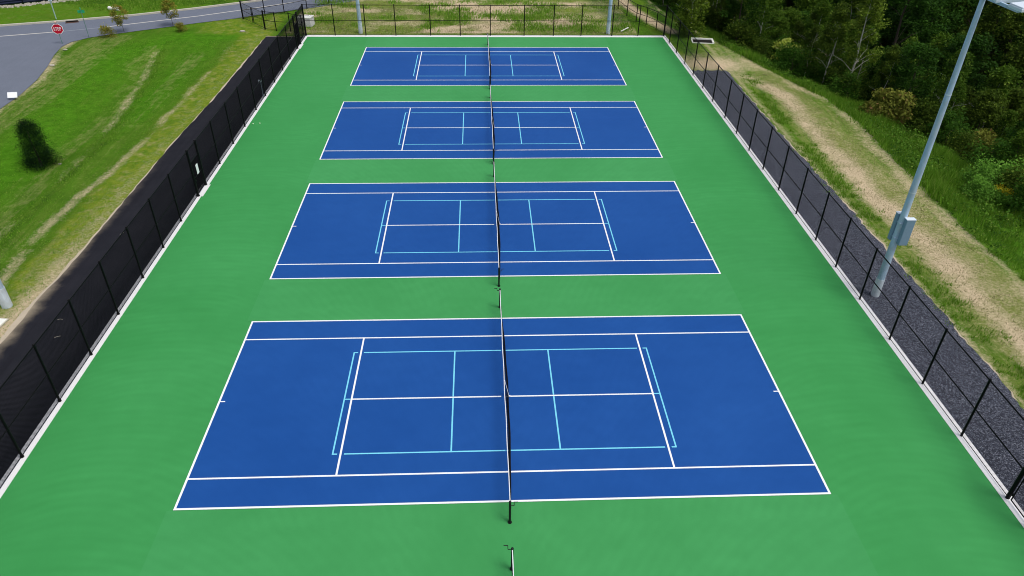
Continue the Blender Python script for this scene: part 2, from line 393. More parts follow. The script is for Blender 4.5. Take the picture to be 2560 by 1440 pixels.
# masks
nA = fbm(X, Y, 3.2, 21); nB = fbm(X, Y, 9, 31); nC = fbm(X, Y, 1.2, 41)
G = lambda d, s: np.exp(-(d/s)**2)
dirt = np.zeros_like(X); lush = np.zeros_like(X); weed = np.zeros_like(X); wood = np.zeros_like(X); dry = np.zeros_like(X); yel = np.zeros_like(X)
wob = (nA-.5)*1.6
lA = dline(X+wob*.4, Y, [(-28.4, 6), (-28.45, 14.6), (-28.6, 18.2), (-28.3, 21.5), (-28.45, 27.4), (-30, 38.2), (-32, 49)])
lB = dline(X+wob*.5, Y, [(-25.2, 5), (-26.2, 13.9), (-25.9, 18.7), (-25.4, 21.5), (-25.1, 26.3), (-25, 34), (-25.0, 45), (-25.4, 52)])
left = X < -22
dirt = np.maximum(dirt, np.where(left, .66*G(lA+wob*.2, .42)*np.clip(nB*2.6-.55, 0, 1)*np.interp(Y, [36, 50], [1, .55]), 0))
dirt = np.maximum(dirt, np.where(left, .66*G(lB+wob*.2, .42)*np.clip(nA*2.8-.6, 0, 1)*np.interp(Y, [30, 46], [1, .7]), 0))
dry = np.maximum(dry, np.where(left, .42*G(dline(X+wob, Y, [(-29.3, 5), (-29.6, 20), (-30.2, 36), (-33, 50)]), 1.2), 0))
dry = np.maximum(dry, np.where(left, .38*G(dline(X+wob, Y, [(-26.9, 5), (-26.9, 30), (-28, 48)]), 1.3)*nB*1.8, 0))
weed = np.maximum(weed, np.where(left, .62*G(dline(X+wob*.4, Y, [(-27.8, 5), (-27.9, 18), (-27.8, 27), (-29.3, 38), (-31.4, 48)]), .4)*np.clip(nA*2.2-.5, 0, 1), 0))
lush = np.maximum(lush, np.where(left, G(dline(X, Y, [(-33, 5), (-33, 30), (-35, 48), (-31, 53), (-26, 54)]), 2.8), 0))
lush = np.maximum(lush, np.where(left & (Y < 56), .95*G(X+28.0, 2.2)*sm((Y-26)/8)*sm((56-Y)/2), 0))
yel = np.maximum(yel, np.where(left & (Y < 58), .92*sm((X+25.6+wob*.9)/.8), 0))
yel = np.maximum(yel, np.where(left & (Y < 62), .8*sm((Y-53.6+wob)/1.5)*sm((X+31+wob*2)/2.5), 0))
dry = np.maximum(dry, np.where(left & (X > -25.3) & (Y < 57), .35*nB+.22*(Y < 20), 0))
# bare soil where people step off the path, near side
dirt = np.maximum(dirt, np.where(left, .95*G(X+23.3, .8)*np.interp(Y, [4, 8, 14, 30], [1, .75, .42, .25]), 0))
dirt = np.maximum(dirt, np.where(left, .8*G(np.hypot((X+24.3), (Y-5.2)), 1.6), 0))
dry = np.maximum(dry, np.where((X > -39.5) & (Y < 54), .46*sm((-34.6-X+wob)/1.6), 0))
dirt = np.maximum(dirt, np.where((X < -37) & (Y < 52.5) & (Y > 10), .7*G(X+np.interp(Y, [30, 40, 48, 51], [38.2, 38.6, 40.6, 40.9]), .55)*nA*1.5, 0))
# beyond the road
far_l = (Y > 57) & (X < -24)
lush = np.maximum(lush, np.where(far_l, .55, 0)); yel = np.maximum(yel, np.where(far_l, .25, 0))
weed = np.maximum(weed, np.where(far_l & (Y > 66) , .4*nA*2, 0))
# field beyond the far fence
fld = (Y > 54.0) & (X > -21) & (X < 16)
patch = fbm(X*.8, Y*1.5, 4.0, 77)
dirt = np.where(fld, np.maximum(dirt, np.clip(2.4*(patch-.30), 0, 1.2)*np.interp(X, [-20, -13, -4, 8, 13], [.55, .8, 1.05, 1.05, .5])), dirt)
dirt = np.where(fld & (Y < 55.0), dirt*.25, dirt)
yel = np.where(fld, .65*nA*1.4, yel); dry = np.where(fld, .5*nB+.15, dry)
lush = np.where(fld & (X > -15), np.clip(fbm(X, Y*1.6, 3.5, 91)*2.6-1.05, 0, 1), lush)
dry = np.where(fld, np.maximum(dry, .5), dry)
# right verge
rx = X - xe(Y); rv = (X > 17.5) & (rx < 1.5)
sandc = np.interp(Y, [-10, 3.2, 7.6, 12.9, 18.5, 23.3, 28.3, 37, 41.2], [25.2, 24.85, 24.6, 24.75, 24.45, 24.4, 24.7, 25.0, 23.0])
dirt = np.where(rv, np.maximum(dirt, .92*G(X+wob*.5-sandc, 1.1)*np.interp(Y, [38, 44], [1, .35])*np.interp(nB, [.3, .6], [.82, 1.05])*np.interp(nC, [.35, .65], [.8, 1.1])), dirt)
dirt = np.where(rv, np.maximum(dirt, .58*G(rx+.4+wob*.7, .6)*np.interp(nA, [.3, .6], [.5, 1.1])*np.interp(Y, [44, 50], [1, .5])), dirt)
dirt = np.where(rv, np.maximum(dirt, .55*G(X-22.25, .3)), dirt)
dirt = np.where(rv & (Y > 42.5) & (Y < 53), np.maximum(dirt, .62*G(np.hypot((X-21)*.8, Y-44.5), 2.2)+.4*nB), dirt)
dry = np.where(rv, np.maximum(dry, np.clip(1.15 - .25*np.abs(X-25.4), 0, 1)*np.interp(Y, [8, 25, 45], [1.0, .85, .6])), dry)
dirt = np.where(rv, np.maximum(dirt, .42*np.clip(1.6-np.abs(X-25.2)*.6, 0, 1)*np.interp(Y, [6, 14, 26, 40], [1.0, .9, .75, .5])*np.interp(nC, [.3, .7], [.6, 1.1])), dirt)
lush = np.where(rv, np.maximum(lush, .9*G(X-np.interp(Y, [8, 20, 28, 42], [27.0, 26.7, 26.6, 24.2]), .9)*np.interp(Y, [10, 16], [.4, 1])), lush)
yel = np.where(rv, .4*nA, yel)
weed = np.where(rv, np.maximum(weed, .62*G(X-23.3, .55)*np.clip(nA*2.4-.7, 0, 1)), weed)
weed = np.where(rv & (Y > 44), np.maximum(weed, .8*G(X-19.8, 1.2)), weed)
slope = rx >= 0
weed = np.where(slope, np.clip(.45+.8*nA, 0, 1)*np.interp(Y, [14, 26], [.62, 1]), weed); lush = np.where(slope, .5, lush); dry = np.where(slope, .15, dry)
dirt = np.where(slope, .5*G(rx, .5), dirt)
rd = rx*np.interp(Y, [24, 38], [.62, 1.0])
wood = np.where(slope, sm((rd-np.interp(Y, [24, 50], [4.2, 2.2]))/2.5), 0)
# dirt track beyond the far right corner
tr = dline(X, Y, [(17.2, 75), (16.6, 68), (17.4, 63.5), (18.3, 59.5), (19.6, 55.5)])
dirt = np.maximum(dirt, np.where(Y > 54, 1.0*G(tr, .8), 0))
weed = np.where((Y > 54) & (X > 8) & (X < 22), np.maximum(weed, .75*G(dline(X, Y, [(13, 72), (14.3, 63), (15, 58)]), 2.0)), weed)
for nm, ch in (('mask', (dirt, lush, weed)), ('mask2', (wood, dry, yel))):
    a = gme.attributes.new(nm, 'FLOAT_COLOR', 'POINT')
    c = np.stack([np.clip(k, 0, 1).ravel() for k in ch] + [np.ones(X.size)], 1).astype(np.float32)
    a.data.foreach_set('color', c.ravel())
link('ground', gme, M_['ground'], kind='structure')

# ------------------------------------------------------------------ courts
FX0, FX1, FY0, FY1 = -18.28, 18.18, -24.0, 53.25       # inner edges of the concrete edging
s = sheet('court_surface', [(FX0, FY0), (FX1, FY0), (FX1, FY1), (FX0, FY1)], .012, M_['green'], kind='structure')
L, W, SG, V, PB, PS, NV = 11.885, 5.485, 4.115, 6.40, 6.705, 3.048, 2.134
CY = [-14.65, 0.0, 14.65, 29.34, 44.19]
MB1 = MB()
for a, b in [(-24.0, CY[0]-W)] + [(CY[i]+W, CY[i+1]-W) for i in range(4)] + [(CY[4]+W, FY1)]:
    MB1.add([(-12.15, a+.06, .016), (12.15, a+.06, .016), (12.15, b-.06, .016), (-12.15, b-.06, .016)], [(0, 1, 2, 3)])
MB1.build('court_lane_surface', M_['green_mid'], kind='structure')
def rectm(mb, x0, y0, x1, y1, z): mb.add([(x0, y0, z), (x1, y0, z), (x1, y1, z), (x0, y1, z)], [(0, 1, 2, 3)])
for cyy in CY:
    b = MB(); rectm(b, -L, cyy-W, L, cyy+W, .021); b.build('blue_court_surface', M_['blue'], kind='structure')
    wl = MB(); h = .042; z = .026
    R_ = lambda x0, y0, x1, y1: rectm(wl, x0, cyy+y0, x1, cyy+y1, z)
    R_(-L-h, -W-h, L+h, -W+h); R_(-L-h, W-h, L+h, W+h)
    R_(-L-h, -W+h, -L+h, W-h); R_(L-h, -W+h, L+h, W-h)
    for s_ in (-1, 1):
        R_(-L+h, s_*SG-h*.9, L-h, s_*SG+h*.9)
        R_(s_*V-h*.9, -SG+h*.9, s_*V+h*.9, SG-h*.9)
        xa, xb = sorted((s_*(L-h), s_*(L-.24))); R_(xa, -.03, xb, .03)
        xa, xb = sorted((s_*.10, s_*(V-h*.9))); R_(xa, -h*.85, xb, h*.85)
    wl.build('white_court_lines', M_['white_line'], kind='structure')
    cl = MB(); g = .031
    R2 = lambda x0, y0, x1, y1: rectm(cl, min(x0, x1), cyy+y0, max(x0, x1), cyy+y1, z)
    for s_ in (-1, 1):
        R2(s_*(PB-g), -PS+g, s_*(PB+g), PS-g)
        for t_ in (-1, 1):
            R2(s_*(PB+g), t_*PS-g, s_*(V+.13), t_*PS+g); R2(s_*(V-.13), t_*PS-g, s_*.02, t_*PS+g)
            R2(s_*(NV-g), t_*.045 if t_ > 0 else -PS+g, s_*(NV+g), PS-g if t_ > 0 else -.045)
        R2(s_*(V+.045), -g, s_*(PB-g), g)
    cl.build('light_blue_court_lines', M_['cyan_line'], kind='structure')

# concrete edging below the fences
ed = MB()
ed.box((-18.49, (FY0+53.95)/2, -.04), (.42, 53.95-FY0, .14)); ed.box((18.39, (FY0+53.95)/2, -.04), (.42, 53.95-FY0, .14))
ed.box((-.05, 53.6, -.04), (36.45, .70, .14))
for y0 in (49.97, 19.3): ed.box((-18.45, y0, -.036), (.54, 1.6, .14))
ed.build('concrete_edging', M_['mow'], kind='structure')
# black asphalt path, left
ye = np.arange(-24, 52.6, .5)
xo = np.interp(ye, [-24, 4, 7.7, 9.7, 16, 26, 38, 52], [-23.2, -23.05, -23.05, -22.88, -22.8, -22.82, -22.5, -22.5]) + (np.array([random.random() for _ in ye])-.5)*.08
pth = [(-18.70, -24)] + [(-18.70, 53.4), (-22.45, 53.4)] + [(float(a), float(b)) for a, b in list(zip(xo, ye))[::-1]]
sheet('path', pth, .004, M_['path'], kind='structure')
# gravel strip, right
yg = np.arange(-24, 42.6, .3)
xg = np.interp(yg, [-24, 4, 5.3, 8, 15, 21, 28, 37, 42.6], [22, 22.0, 22.15, 22.05, 22.05, 21.9, 21.75, 21.75, 21.9]) + np.array([random.gauss(0, .045) for _ in yg]) + .05*np.sin(yg*1.7)
gp = [(18.60, -24)] + [(float(a), float(b)) for a, b in zip(xg, yg)]
gp += [(21.7 - i*.30 + random.gauss(0, .05), 42.75 + random.gauss(0, .13)) for i in range(11)]
gp = [q for q in gp if q[0] > 18.6] ; gp = [(18.60, -24)] + [q for q in gp] + [(18.60, 42.9)]
sheet('gravel', gp, .006, M_['gravel'], kind='structure')
def ribbon(name, pts, wfun, z, mat):
    mb = MB(); P2 = [Vector(q) for q in pts]
    for a, b in zip(P2[:-1], P2[1:]):
        d0 = (b-a).normalized(); nn = Vector((-d0.y, d0.x)); w0, w1 = wfun(a), wfun(b)
        mb.add([(*(a-nn*w0), z), (*(b-nn*w1), z), (*(b+nn*w1), z), (*(a+nn*w0), z)], [(0, 1, 2, 3)])
    return mb.build(name, mat, kind='structure')
ribbon('path_edge', [(float(a), float(b)) for a, b in zip(xo, ye)], lambda p: max(0.0, .12*(vnoise(np.array([p.x]), np.array([p.y]), .8, 3)[0]-.15))+.10*max(0, 1-max(0, p.y-2)/16), .0075, M_['sandedge'])
ribbon('path_edge', [(-22.5, 53.42), (-20.6, 53.45), (-18.8, 53.42)], lambda p: .05, .0075, M_['sandedge'])
ribbon('gravel_edge', [(float(a)+.05, float(b)) for a, b in zip(xg, yg)], lambda p: max(0, .13*(vnoise(np.array([p.x*3]), np.array([p.y]), .5, 13)[0]-.35)), .0035, M_['sandedge'])
# road and side road
near = [(-10, 72.6), (-15.22, 68.66), (-17.1, 66.9), (-20.3, 64.7), (-24.8, 62.1), (-27.3, 60.3), (-31, 58.3), (-34, 56.5), (-38.2, 54.0), (-39.8, 52.9), (-40.9, 51.4), (-41.1, 49.8), (-40.6, 47.2), (-39.6, 43.8), (-38.8, 40.2), (-38.35, 36.4), (-38.35, 30), (-38.4, 10), (-38.4, -24)]
farr = [(-90, 42), (-70, 49.5), (-50.6, 56.75), (-45.2, 58.5), (-38.6, 61.05), (-33.1, 63.9), (-26.9, 67.6), (-20, 72.3), (-14, 77)]
sheet('road', near + [(-90, -24)] + farr, .004, M_['road'], kind='structure')
ctr = [(-75, 43.9), (-48.7, 53.3), (-43.6, 55.0), (-37.7, 57.9), (-31.6, 61.2), (-27.8, 63.7), (-21.3, 68.4), (-15, 73.4)]
def strip(name, pts, w, z, mat, skip=(), **k):
    mb = MB(); P2 = [Vector((a, b)) for a, b in pts]; off = []
    for i, p in enumerate(P2):
        d = (P2[min(i+1, len(P2)-1)]-P2[max(i-1, 0)]).normalized(); off.append(Vector((-d.y, d.x))*w/2)
    for i in range(len(P2)-1):
        a, b = P2[i], P2[i+1]; o1, o2 = off[i], off[i+1]
        mb.add([(*(a-o1), z), (*(b-o2), z), (*(b+o2), z), (*(a+o1), z)], [(0, 1, 2, 3)])
    return mb.build(name, mat, **k)
M_['roadline'] = plain('faded_road_line_paint', (.52, .50, .46), .7, var=.15, scale=6)
M_['roadline_worn'] = plain('worn_road_line_paint', (.30, .32, .35), .7, var=.15, scale=6)
strip('road_line', [(-75, 43.9), (-48.7, 53.3), (-43.6, 55.0)], .22, .008, M_['roadline'], kind='structure')
strip('road_line', [(-43.6, 55.0), (-40, 56.6)], .10, .008, M_['roadline_worn'], kind='structure')
strip('road_line', [(-40, 56.6), (-37.7, 57.9), (-31.6, 61.2), (-27.8, 63.7), (-21.3, 68.4), (-15, 73.4)], .22, .008, M_['roadline'], kind='structure')
kb = MB(); kp = [Vector((a, b)) for a, b in farr[1:]]; fine = []
for a, b in zip(kp[:-1], kp[1:]):
    n_ = max(1, int((b-a).length/3)); fine += [a.lerp(b, t/n_) for t in range(n_)]
fine.append(kp[-1])
for a, b in zip(fine[:-1], fine[1:]):
    d = (b-a); ln = d.length; d.normalize(); c = (a+b)/2 + Vector((-d.y, d.x))*.14
    kb.box((c.x, c.y, .04), (ln-.02, .27, .24), Matrix.Rotation(math.atan2(d.y, d.x), 3, 'Z'))
kb.build('kerb', M_['kerb'], kind='structure')
d = empty('storm_drain', (-43.95, 58.42, 0), math.atan2(2.55, 6.6), label='dark rusty storm drain opening set into the far kerb of the road', cat='drain')
m = MB(); m.box((0, .0, .012), (1.3, .32, .03)); m.build('grate', M_['rust'], d)
m = MB(); m.box((0, .17, .09), (1.2, .06, .12)); m.build('opening', M_['dark'], d)
# low road in the trees
lowp = [(40.5, 130), (40.3, 95), (40.9, 83), (42, 70), (44.6, 58), (48, 49), (51.5, 40), (56, 28), (63, 10), (70, -10)]
strip('low_road', lowp, 8.6, -5.93, M_['lot'], kind='structure')
def offs(pts, o):
    P2 = [Vector((a, b)) for a, b in pts]; r = []
    for i, p in enumerate(P2):
        dd = (P2[min(i+1, len(P2)-1)]-P2[max(i-1, 0)]).normalized(); q = p + Vector((-dd.y, dd.x))*o; r.append((q.x, q.y))
    return r
M_['yline'] = plain('yellow_road_line_paint', (.55, .42, .08), .7, var=.1)
strip('low_road_line', offs(lowp, -3.7), .14, -5.925, M_['white_line'], kind='structure')
strip('low_road_line', offs(lowp, 3.7), .14, -5.925, M_['white_line'], kind='structure')
strip('low_road_line', lowp, .26, -5.925, M_['yline'], kind='structure')

# ------------------------------------------------------------------ fences
def wire_mesh(w_, h_, r=.0024, sp=.064, z0=.06):
    mb_v = []; mb_f = []
    def prism(a, b):
        dx, dz = b[0]-a[0], b[1]-a[1]; ln = math.hypot(dx, dz)
        if ln < .01: return
        px, pz = -dz/ln*r, dx/ln*r; base = len(mb_v)
        for (x, z) in (a, b):
            mb_v.extend([(x+px, 0, z+pz), (x-px*.5, r*.87, z-pz*.5), (x-px*.5, -r*.87, z-pz*.5)])
        mb_f.extend([(base, base+1, base+4, base+3), (base+1, base+2, base+5, base+4), (base+2, base, base+3, base+5)])
    n = int((w_+h_)/sp)
    for i in range(1, n):
        c = i*sp
        x0 = max(0, c-h_); x1 = min(w_, c); prism((x0, c-x0), (x1, c-x1))
        prism((x0, h_-(c-x0)), (x1, h_-(c-x1)))
    me = bpy.data.meshes.new('chain_link_mesh'); me.from_pydata([(x, y, z+z0) for x, y, z in mb_v], [], mb_f); me.update(); me.materials.append(M_['wire']); return me
WM = {(3.05, 2): wire_mesh(3.05, 2.95, .0046), (3.05, 1): wire_mesh(3.05, 2.95, .0020), (3.05, 0): wire_mesh(3.05, 2.95, .0011), (1.83, 1): wire_mesh(3.05, 1.73, .0016)}
def fence(name, pts, H, heavy=(), label='', group=None, skip=(), mid=True, r=.048, zfun=None, sleeves=False, wk=1):
    """pts: post positions; skip: bay indices left open (gates)"""
    root = empty(name, (pts[0][0], pts[0][1], 0), label=label, cat='fence', group=group); ox, oy = pts[0]
    zf = zfun or (lambda x, y: 0)
    for i, (x, y) in enumerate(pts):
        hv = i in heavy; m = MB(); z = zf(x, y); rr = .075 if hv else r
        m.tube([(0, 0, -.02), (0, 0, H+.0)], rr, 10)
        if hv: m.tube([(0, 0, H-.01), (0, 0, H+.05), (0, 0, H+.07)], [rr*1.25, rr*1.15, .01], 10)
        else: m.ball((0, 0, H+.0), rr*1.25, 8, 4)
        if sleeves: m.tube([(0, 0, -.02), (0, 0, .10)], rr*1.5, 10)
        o = m.build('corner_post' if hv else 'post', M_['black'], root); o.location = (x-ox, y-oy, z)
    top = MB(); midr = MB(); bot = MB()
    for i in range(len(pts)-1):
        (x0, y0), (x1, y1) = pts[i], pts[i+1]; z0, z1 = zf(x0, y0), zf(x1, y1); a = (x0-ox, y0-oy); b = (x1-ox, y1-oy)
        top.tube([(*a, H-.03+z0), (*b, H-.03+z1)], .030, 8)
        if i in skip: continue
        if mid: midr.tube([(*a, H/2+z0), (*b, H/2+z1)], .027, 8)
        bot.tube([(*a, .09+z0), (*b, .09+z1)], .015, 8)
        ln = math.hypot(x1-x0, y1-y0)
        o = link('mesh_panel', WM[(H, wk)], None, root); o.location = (*a, z0); o.rotation_euler = (0, 0, math.atan2(y1-y0, x1-x0)); o.scale = (ln/3.05, 1, 1)
    top.build('top_rail', M_['black'], root)
    if mid: midr.build('middle_rail', M_['black'], root)
    bot.build('bottom_rail', M_['black'], root)
    return root
lx = -18.48; LY = [53.7, 50.69, 49.24, 45.9, 42.7, 39.5, 36.2, 33.1, 29.7, 26.55, 23.2, 20.07, 18.53, 15.35, 12.4, 9.4, 6.24, 3.2, .2, -2.85, -5.9, -9, -12.05, -15.1, -18.15, -21.2, -24]
fence('chain_link_fence', [(lx, y) for y in LY], 3.05, heavy=(0, 1, 2, 11, 12), skip=(1, 11), sleeves=True, wk=2,
      label='tall black chain link fence along the black asphalt path, left long side of the courts')
rx_ = 18.38; RY = [53.75, 51.1, 47.9, 44.5, 41.3, 37.9, 34.7, 31.1, 28, 24.95, 21.85, 18.75, 15.6, 12.5, 9.65, 6.65, 3.4, .3, -2.8, -5.9, -7.3, -10.3, -13.3, -16.4, -19.4, -24]
fence('chain_link_fence', [(rx_, y) for y in RY], 3.05, heavy=(0, 19, 20), skip=(19,),
      label='tall black chain link fence beside the blue grey gravel strip, right of the courts')
FXs = [lx, -15.54, -12.42, -9.36, -5.81, -2.77, .32, 3.8, 6.83, 9.71, 12.93, 15.66, rx_]
ff = fence('chain_link_fence', [(x, 53.72) for x in FXs], 3.05, wk=0,
      label='tall black chain link fence across the far end of the courts, before the weedy field')
for c in [c for c in ff.children if c.name.startswith('post')]:
    if abs(c.location.x) < .01 or abs(c.location.x-(rx_-lx)) < .01: bpy.data.objects.remove(c)
fence('low_chain_link_fence', [(-23.18, 56.06), (-21.89, 55.47), (-20.39, 55.33), (-18.9, 54.3)], 1.83, heavy=(0,),
      label='short low black fence run joining the far left court corner to the double gate')
fence('low_chain_link_fence', [(-26.5, 60.12), (-24.41, 61.3), (-22.62, 62.68), (-20.47, 64.6), (-18.3, 66.7), (-16.02, 68.4), (-13.5, 70.3), (-11, 72.3)], 1.83, heavy=(0,),
      label='lower black chain link fence running beside the road beyond the double gate')
fence('low_chain_link_fence', [(18.5, 54.1), (18.1, 56.3), (17.35, 58.0), (16.5, 59.3), (15.9, 61.8), (15.4, 64.9), (15.0, 67.9), (14.7, 71)], 1.83,
      label='lower black chain link fence along the dirt track beyond the far right court corner')
def gate(name, a, b, H, label, panels=1, trans=None, group=None):
    ax, ay = a; bx, by = b; ln = math.hypot(bx-ax, by-ay); root = empty(name, (ax, ay, 0), math.atan2(by-ay, bx-ax), label=label, cat='gate', group=group)
    g0, g1 = .09, ln-.09; top = trans or H-.12; fr = MB(); fr_r = .024 if H > 2 else .042
    fr.tube([(g0, 0, .12), (g0, 0, top)], fr_r, 8); fr.tube([(g1, 0, .12), (g1, 0, top)], fr_r, 8)
    for z in (.12, (top+.12)/2, top): fr.tube([(g0, 0, z), (g1, 0, z)], .022, 8)
    fr.build('gate_frame', M_['black'], root)
    o = link('mesh_panel', WM[(3.05, GW) if H > 2 else (1.83, 1)], None, root); hh = (3.05 if H > 2 else 1.83)-.1
    o.location = (g0, 0, .06); o.scale = ((g1-g0)/3.05, 1, (top-.12)/hh)
    h = MB(); h.box((g1-.02, .05, 1.05), (.10, .08, .12)); h.box((g1+.03, .08, 1.05), (.16, .03, .03)); h.build('latch', M_['black'], root)
    for z in (.35, top-.25):
        k = MB(); k.tube([(g0-.05, 0, z-.05), (g0-.05, 0, z+.05)], .035, 8); k.build('hinge', M_['black'], root)
    return root
GW = 2
gate('gate', (lx, 50.69), (lx, 49.24), 3.05, 'far black mesh gate in the left fence, close to the far corner of the courts', trans=2.2)
gate('gate', (lx, 20.07), (lx, 18.53), 3.05, 'nearer black mesh gate in the left fence, the one that carries a white notice', trans=2.2)
GW = 1
gate('gate', (rx_, -5.98), (rx_, -7.25), 3.05, 'black mesh gate in the right fence at the lower right edge of the photo', trans=2.2)
# transom panels over the gates belong to the fences
def transom(par, x, ya, yb):
    m = MB(); ox, oy = par.location.x, par.location.y
    m.tube([(x-ox, ya-oy, 2.28), (x-ox, yb-oy, 2.28)], .021, 8); m.build('transom_rail', M_['black'], par)
    o = link('mesh_panel', WM[(3.05, 1)], None, par); o.location = (x-ox, ya-oy, 2.24); o.rotation_euler = (0, 0, math.atan2(yb-ya, 0)); o.scale = (abs(yb-ya)/3.05, 1, .74/2.95)
fl = [o for o in COL.objects if o.name.startswith('chain_link_fence') and o.parent is None]
transom(fl[0], lx, 50.69, 49.24); transom(fl[0], lx, 20.07, 18.53); transom(fl[1], rx_, -5.9, -7.3)
gate('field_gate', (-26.5, 60.12), (-24.86, 58.06), 1.83, 'left leaf of the low black double gate near the road')
gate('field_gate', (-23.18, 56.06), (-24.82, 58.02), 1.83, 'right leaf of the low black double gate, nearest the courts')
n_ = empty('notice_sign', (lx+.04, 19.35, 1.50), label='blank looking white rectangular notice hung on the near left gate', cat='sign')
m = MB(); m.box((0, 0, 0), (.012, .34, .62)); m.build('board', M_['white'], n_)
m = MB()
for y in (-.13, .13):
    for z in (-.26, .26): m.box((-.014, y, z), (.016, .02, .02))
m.build('fixing', M_['galv'], n_)

# ------------------------------------------------------------------ nets
def net_height(y):
    t = abs(y)/6.40; return .914 + (1.07-.914)*t**1.15
def make_net():
    root = empty('tennis_net', (0, 0, 0))
    for sgn in (-1, 1):
        m = MB(); m.tube([(0, sgn*6.40, 0), (0, sgn*6.40, 1.10)], .042, 14); m.ball((0, sgn*6.40, 1.10), .046, 12, 6)
        m.tube([(0, sgn*6.40, .0), (0, sgn*6.40, .03)], .075, 14)
        o = m.build('post', M_['netpost'], root)
        c = MB(); sx = -1 if sgn > 0 else 1
        c.tube([(sx*.03, sgn*6.46, .98), (sx*.14, sgn*6.46, .98)], .014, 6)
        c.tube([(sx*.14, sgn*6.46, .98), (sx*.14, sgn*6.46+.12, 1.02)], .012, 6); c.tube([(sx*.14, sgn*6.46+.12, 1.02), (sx*.28, sgn*6.46+.12, 1.02)], .014, 6)
        c.build('crank', M_['netpost'], o)
    # net
    n = 90; ys = [-6.36+12.72*i/n for i in range(n+1)]
    def bow(y, z): return .19*max(0, 1-(y/6.36)**2)**.7*max(0, 1-z)**.75 + .012*math.sin(y*2.1)*(1-(y/6.4)**2)
    cord = MB(); sp = .045
    yy = -6.36
    while yy < 6.36:
        h = net_height(yy)
        for q in range(4):
            t0, t1 = q/4, (q+1)/4; za, zb = .03+t0*(h-.03), .03+t1*(h-.03); xa, xb = bow(yy, t0), bow(yy, t1)
            cord.add([(xa, yy-.003, za), (xa, yy+.003, za), (xb, yy+.003, zb), (xb, yy-.003, zb)], [(0, 1, 2, 3)])
            cord.add([(xa-.003, yy, za), (xa+.003, yy, za), (xb+.003, yy, zb), (xb-.003, yy, zb)], [(0, 1, 2, 3)])
        yy += sp
    for k in range(21):
        t = (k+.5)/21
        for a, b in zip(ys[:-1:3], ys[3::3]):
            za, zb = .03+t*(net_height(a)-.03), .03+t*(net_height(b)-.03)
            cord.add([(bow(a, t), a, za-.0035), (bow(b, t), b, zb-.0035), (bow(b, t), b, zb+.0035), (bow(a, t), a, za+.0035)], [(0, 1, 2, 3)])
    # doubled upper mesh
    yy = -6.34
    while yy < 6.36:
        h = net_height(yy); cord.add([(bow(yy, .9)-.0018+.006, yy, h-.3), (bow(yy, .9)+.0018+.006, yy, h-.3), (bow(yy, 1)+.0018, yy, h), (bow(yy, 1)-.0018, yy, h)], [(0, 1, 2, 3)]); yy += sp
    cord.build('netting', M_['net'], root)
    tp = MB()
    for a, b in zip(ys[:-1], ys[1:]):
        ha, hb = net_height(a), net_height(b); xa, xb = .7*bow(a, 1), .7*bow(b, 1); w_ = .015
        tp.add([(xa-w_, a, ha-.05), (xb-w_, b, hb-.05), (xb-w_, b, hb+.012), (xa-w_, a, ha+.012), (xa+w_, a, ha-.05), (xb+w_, b, hb-.05), (xb+w_, b, hb+.012), (xa+w_, a, ha+.012)],
               [(0, 1, 2, 3), (7, 6, 5, 4), (3, 2, 6, 7), (0, 4, 5, 1)])
    tp.build('top_tape', M_['tape'], root)
    st = MB(); st.box((.12, .0, .45), (.014, .055, .93), Matrix.Rotation(-.21, 3, 'Y')); st.box((.22, 0, .035), (.10, .06, .02)); st.build('center_strap', M_['tape'], root)
    bt = MB(); bt.tube([(bow(a, 0), a, .035) for a in ys[::3]], .010, 6); bt.build('bottom_cord', M_['net'], root)
    sb = MB()
    for sgn in (-1, 1): sb.box((0, sgn*6.33, .55), (.02, .035, .98))
    sb.build('side_band', M_['net'], root)
    return root
net0 = make_net()
nlab = ['black tennis net with white tape, cut off by the bottom edge of the photo',
        'black tennis net with white top tape across the nearest full blue court',
        'black tennis net with white top tape across the second blue court from the front',
        'black tennis net with white top tape across the third blue court from the front',
        'black tennis net with white top tape across the farthest blue court, by the far fence']
for i, yy in enumerate(CY):
    o = net0 if i == 0 else copy_tree(net0)
    o.location = (.02, yy, .014); tag(o, nlab[i], 'tennis net', 'tennis nets in a line down the middle of the courts')

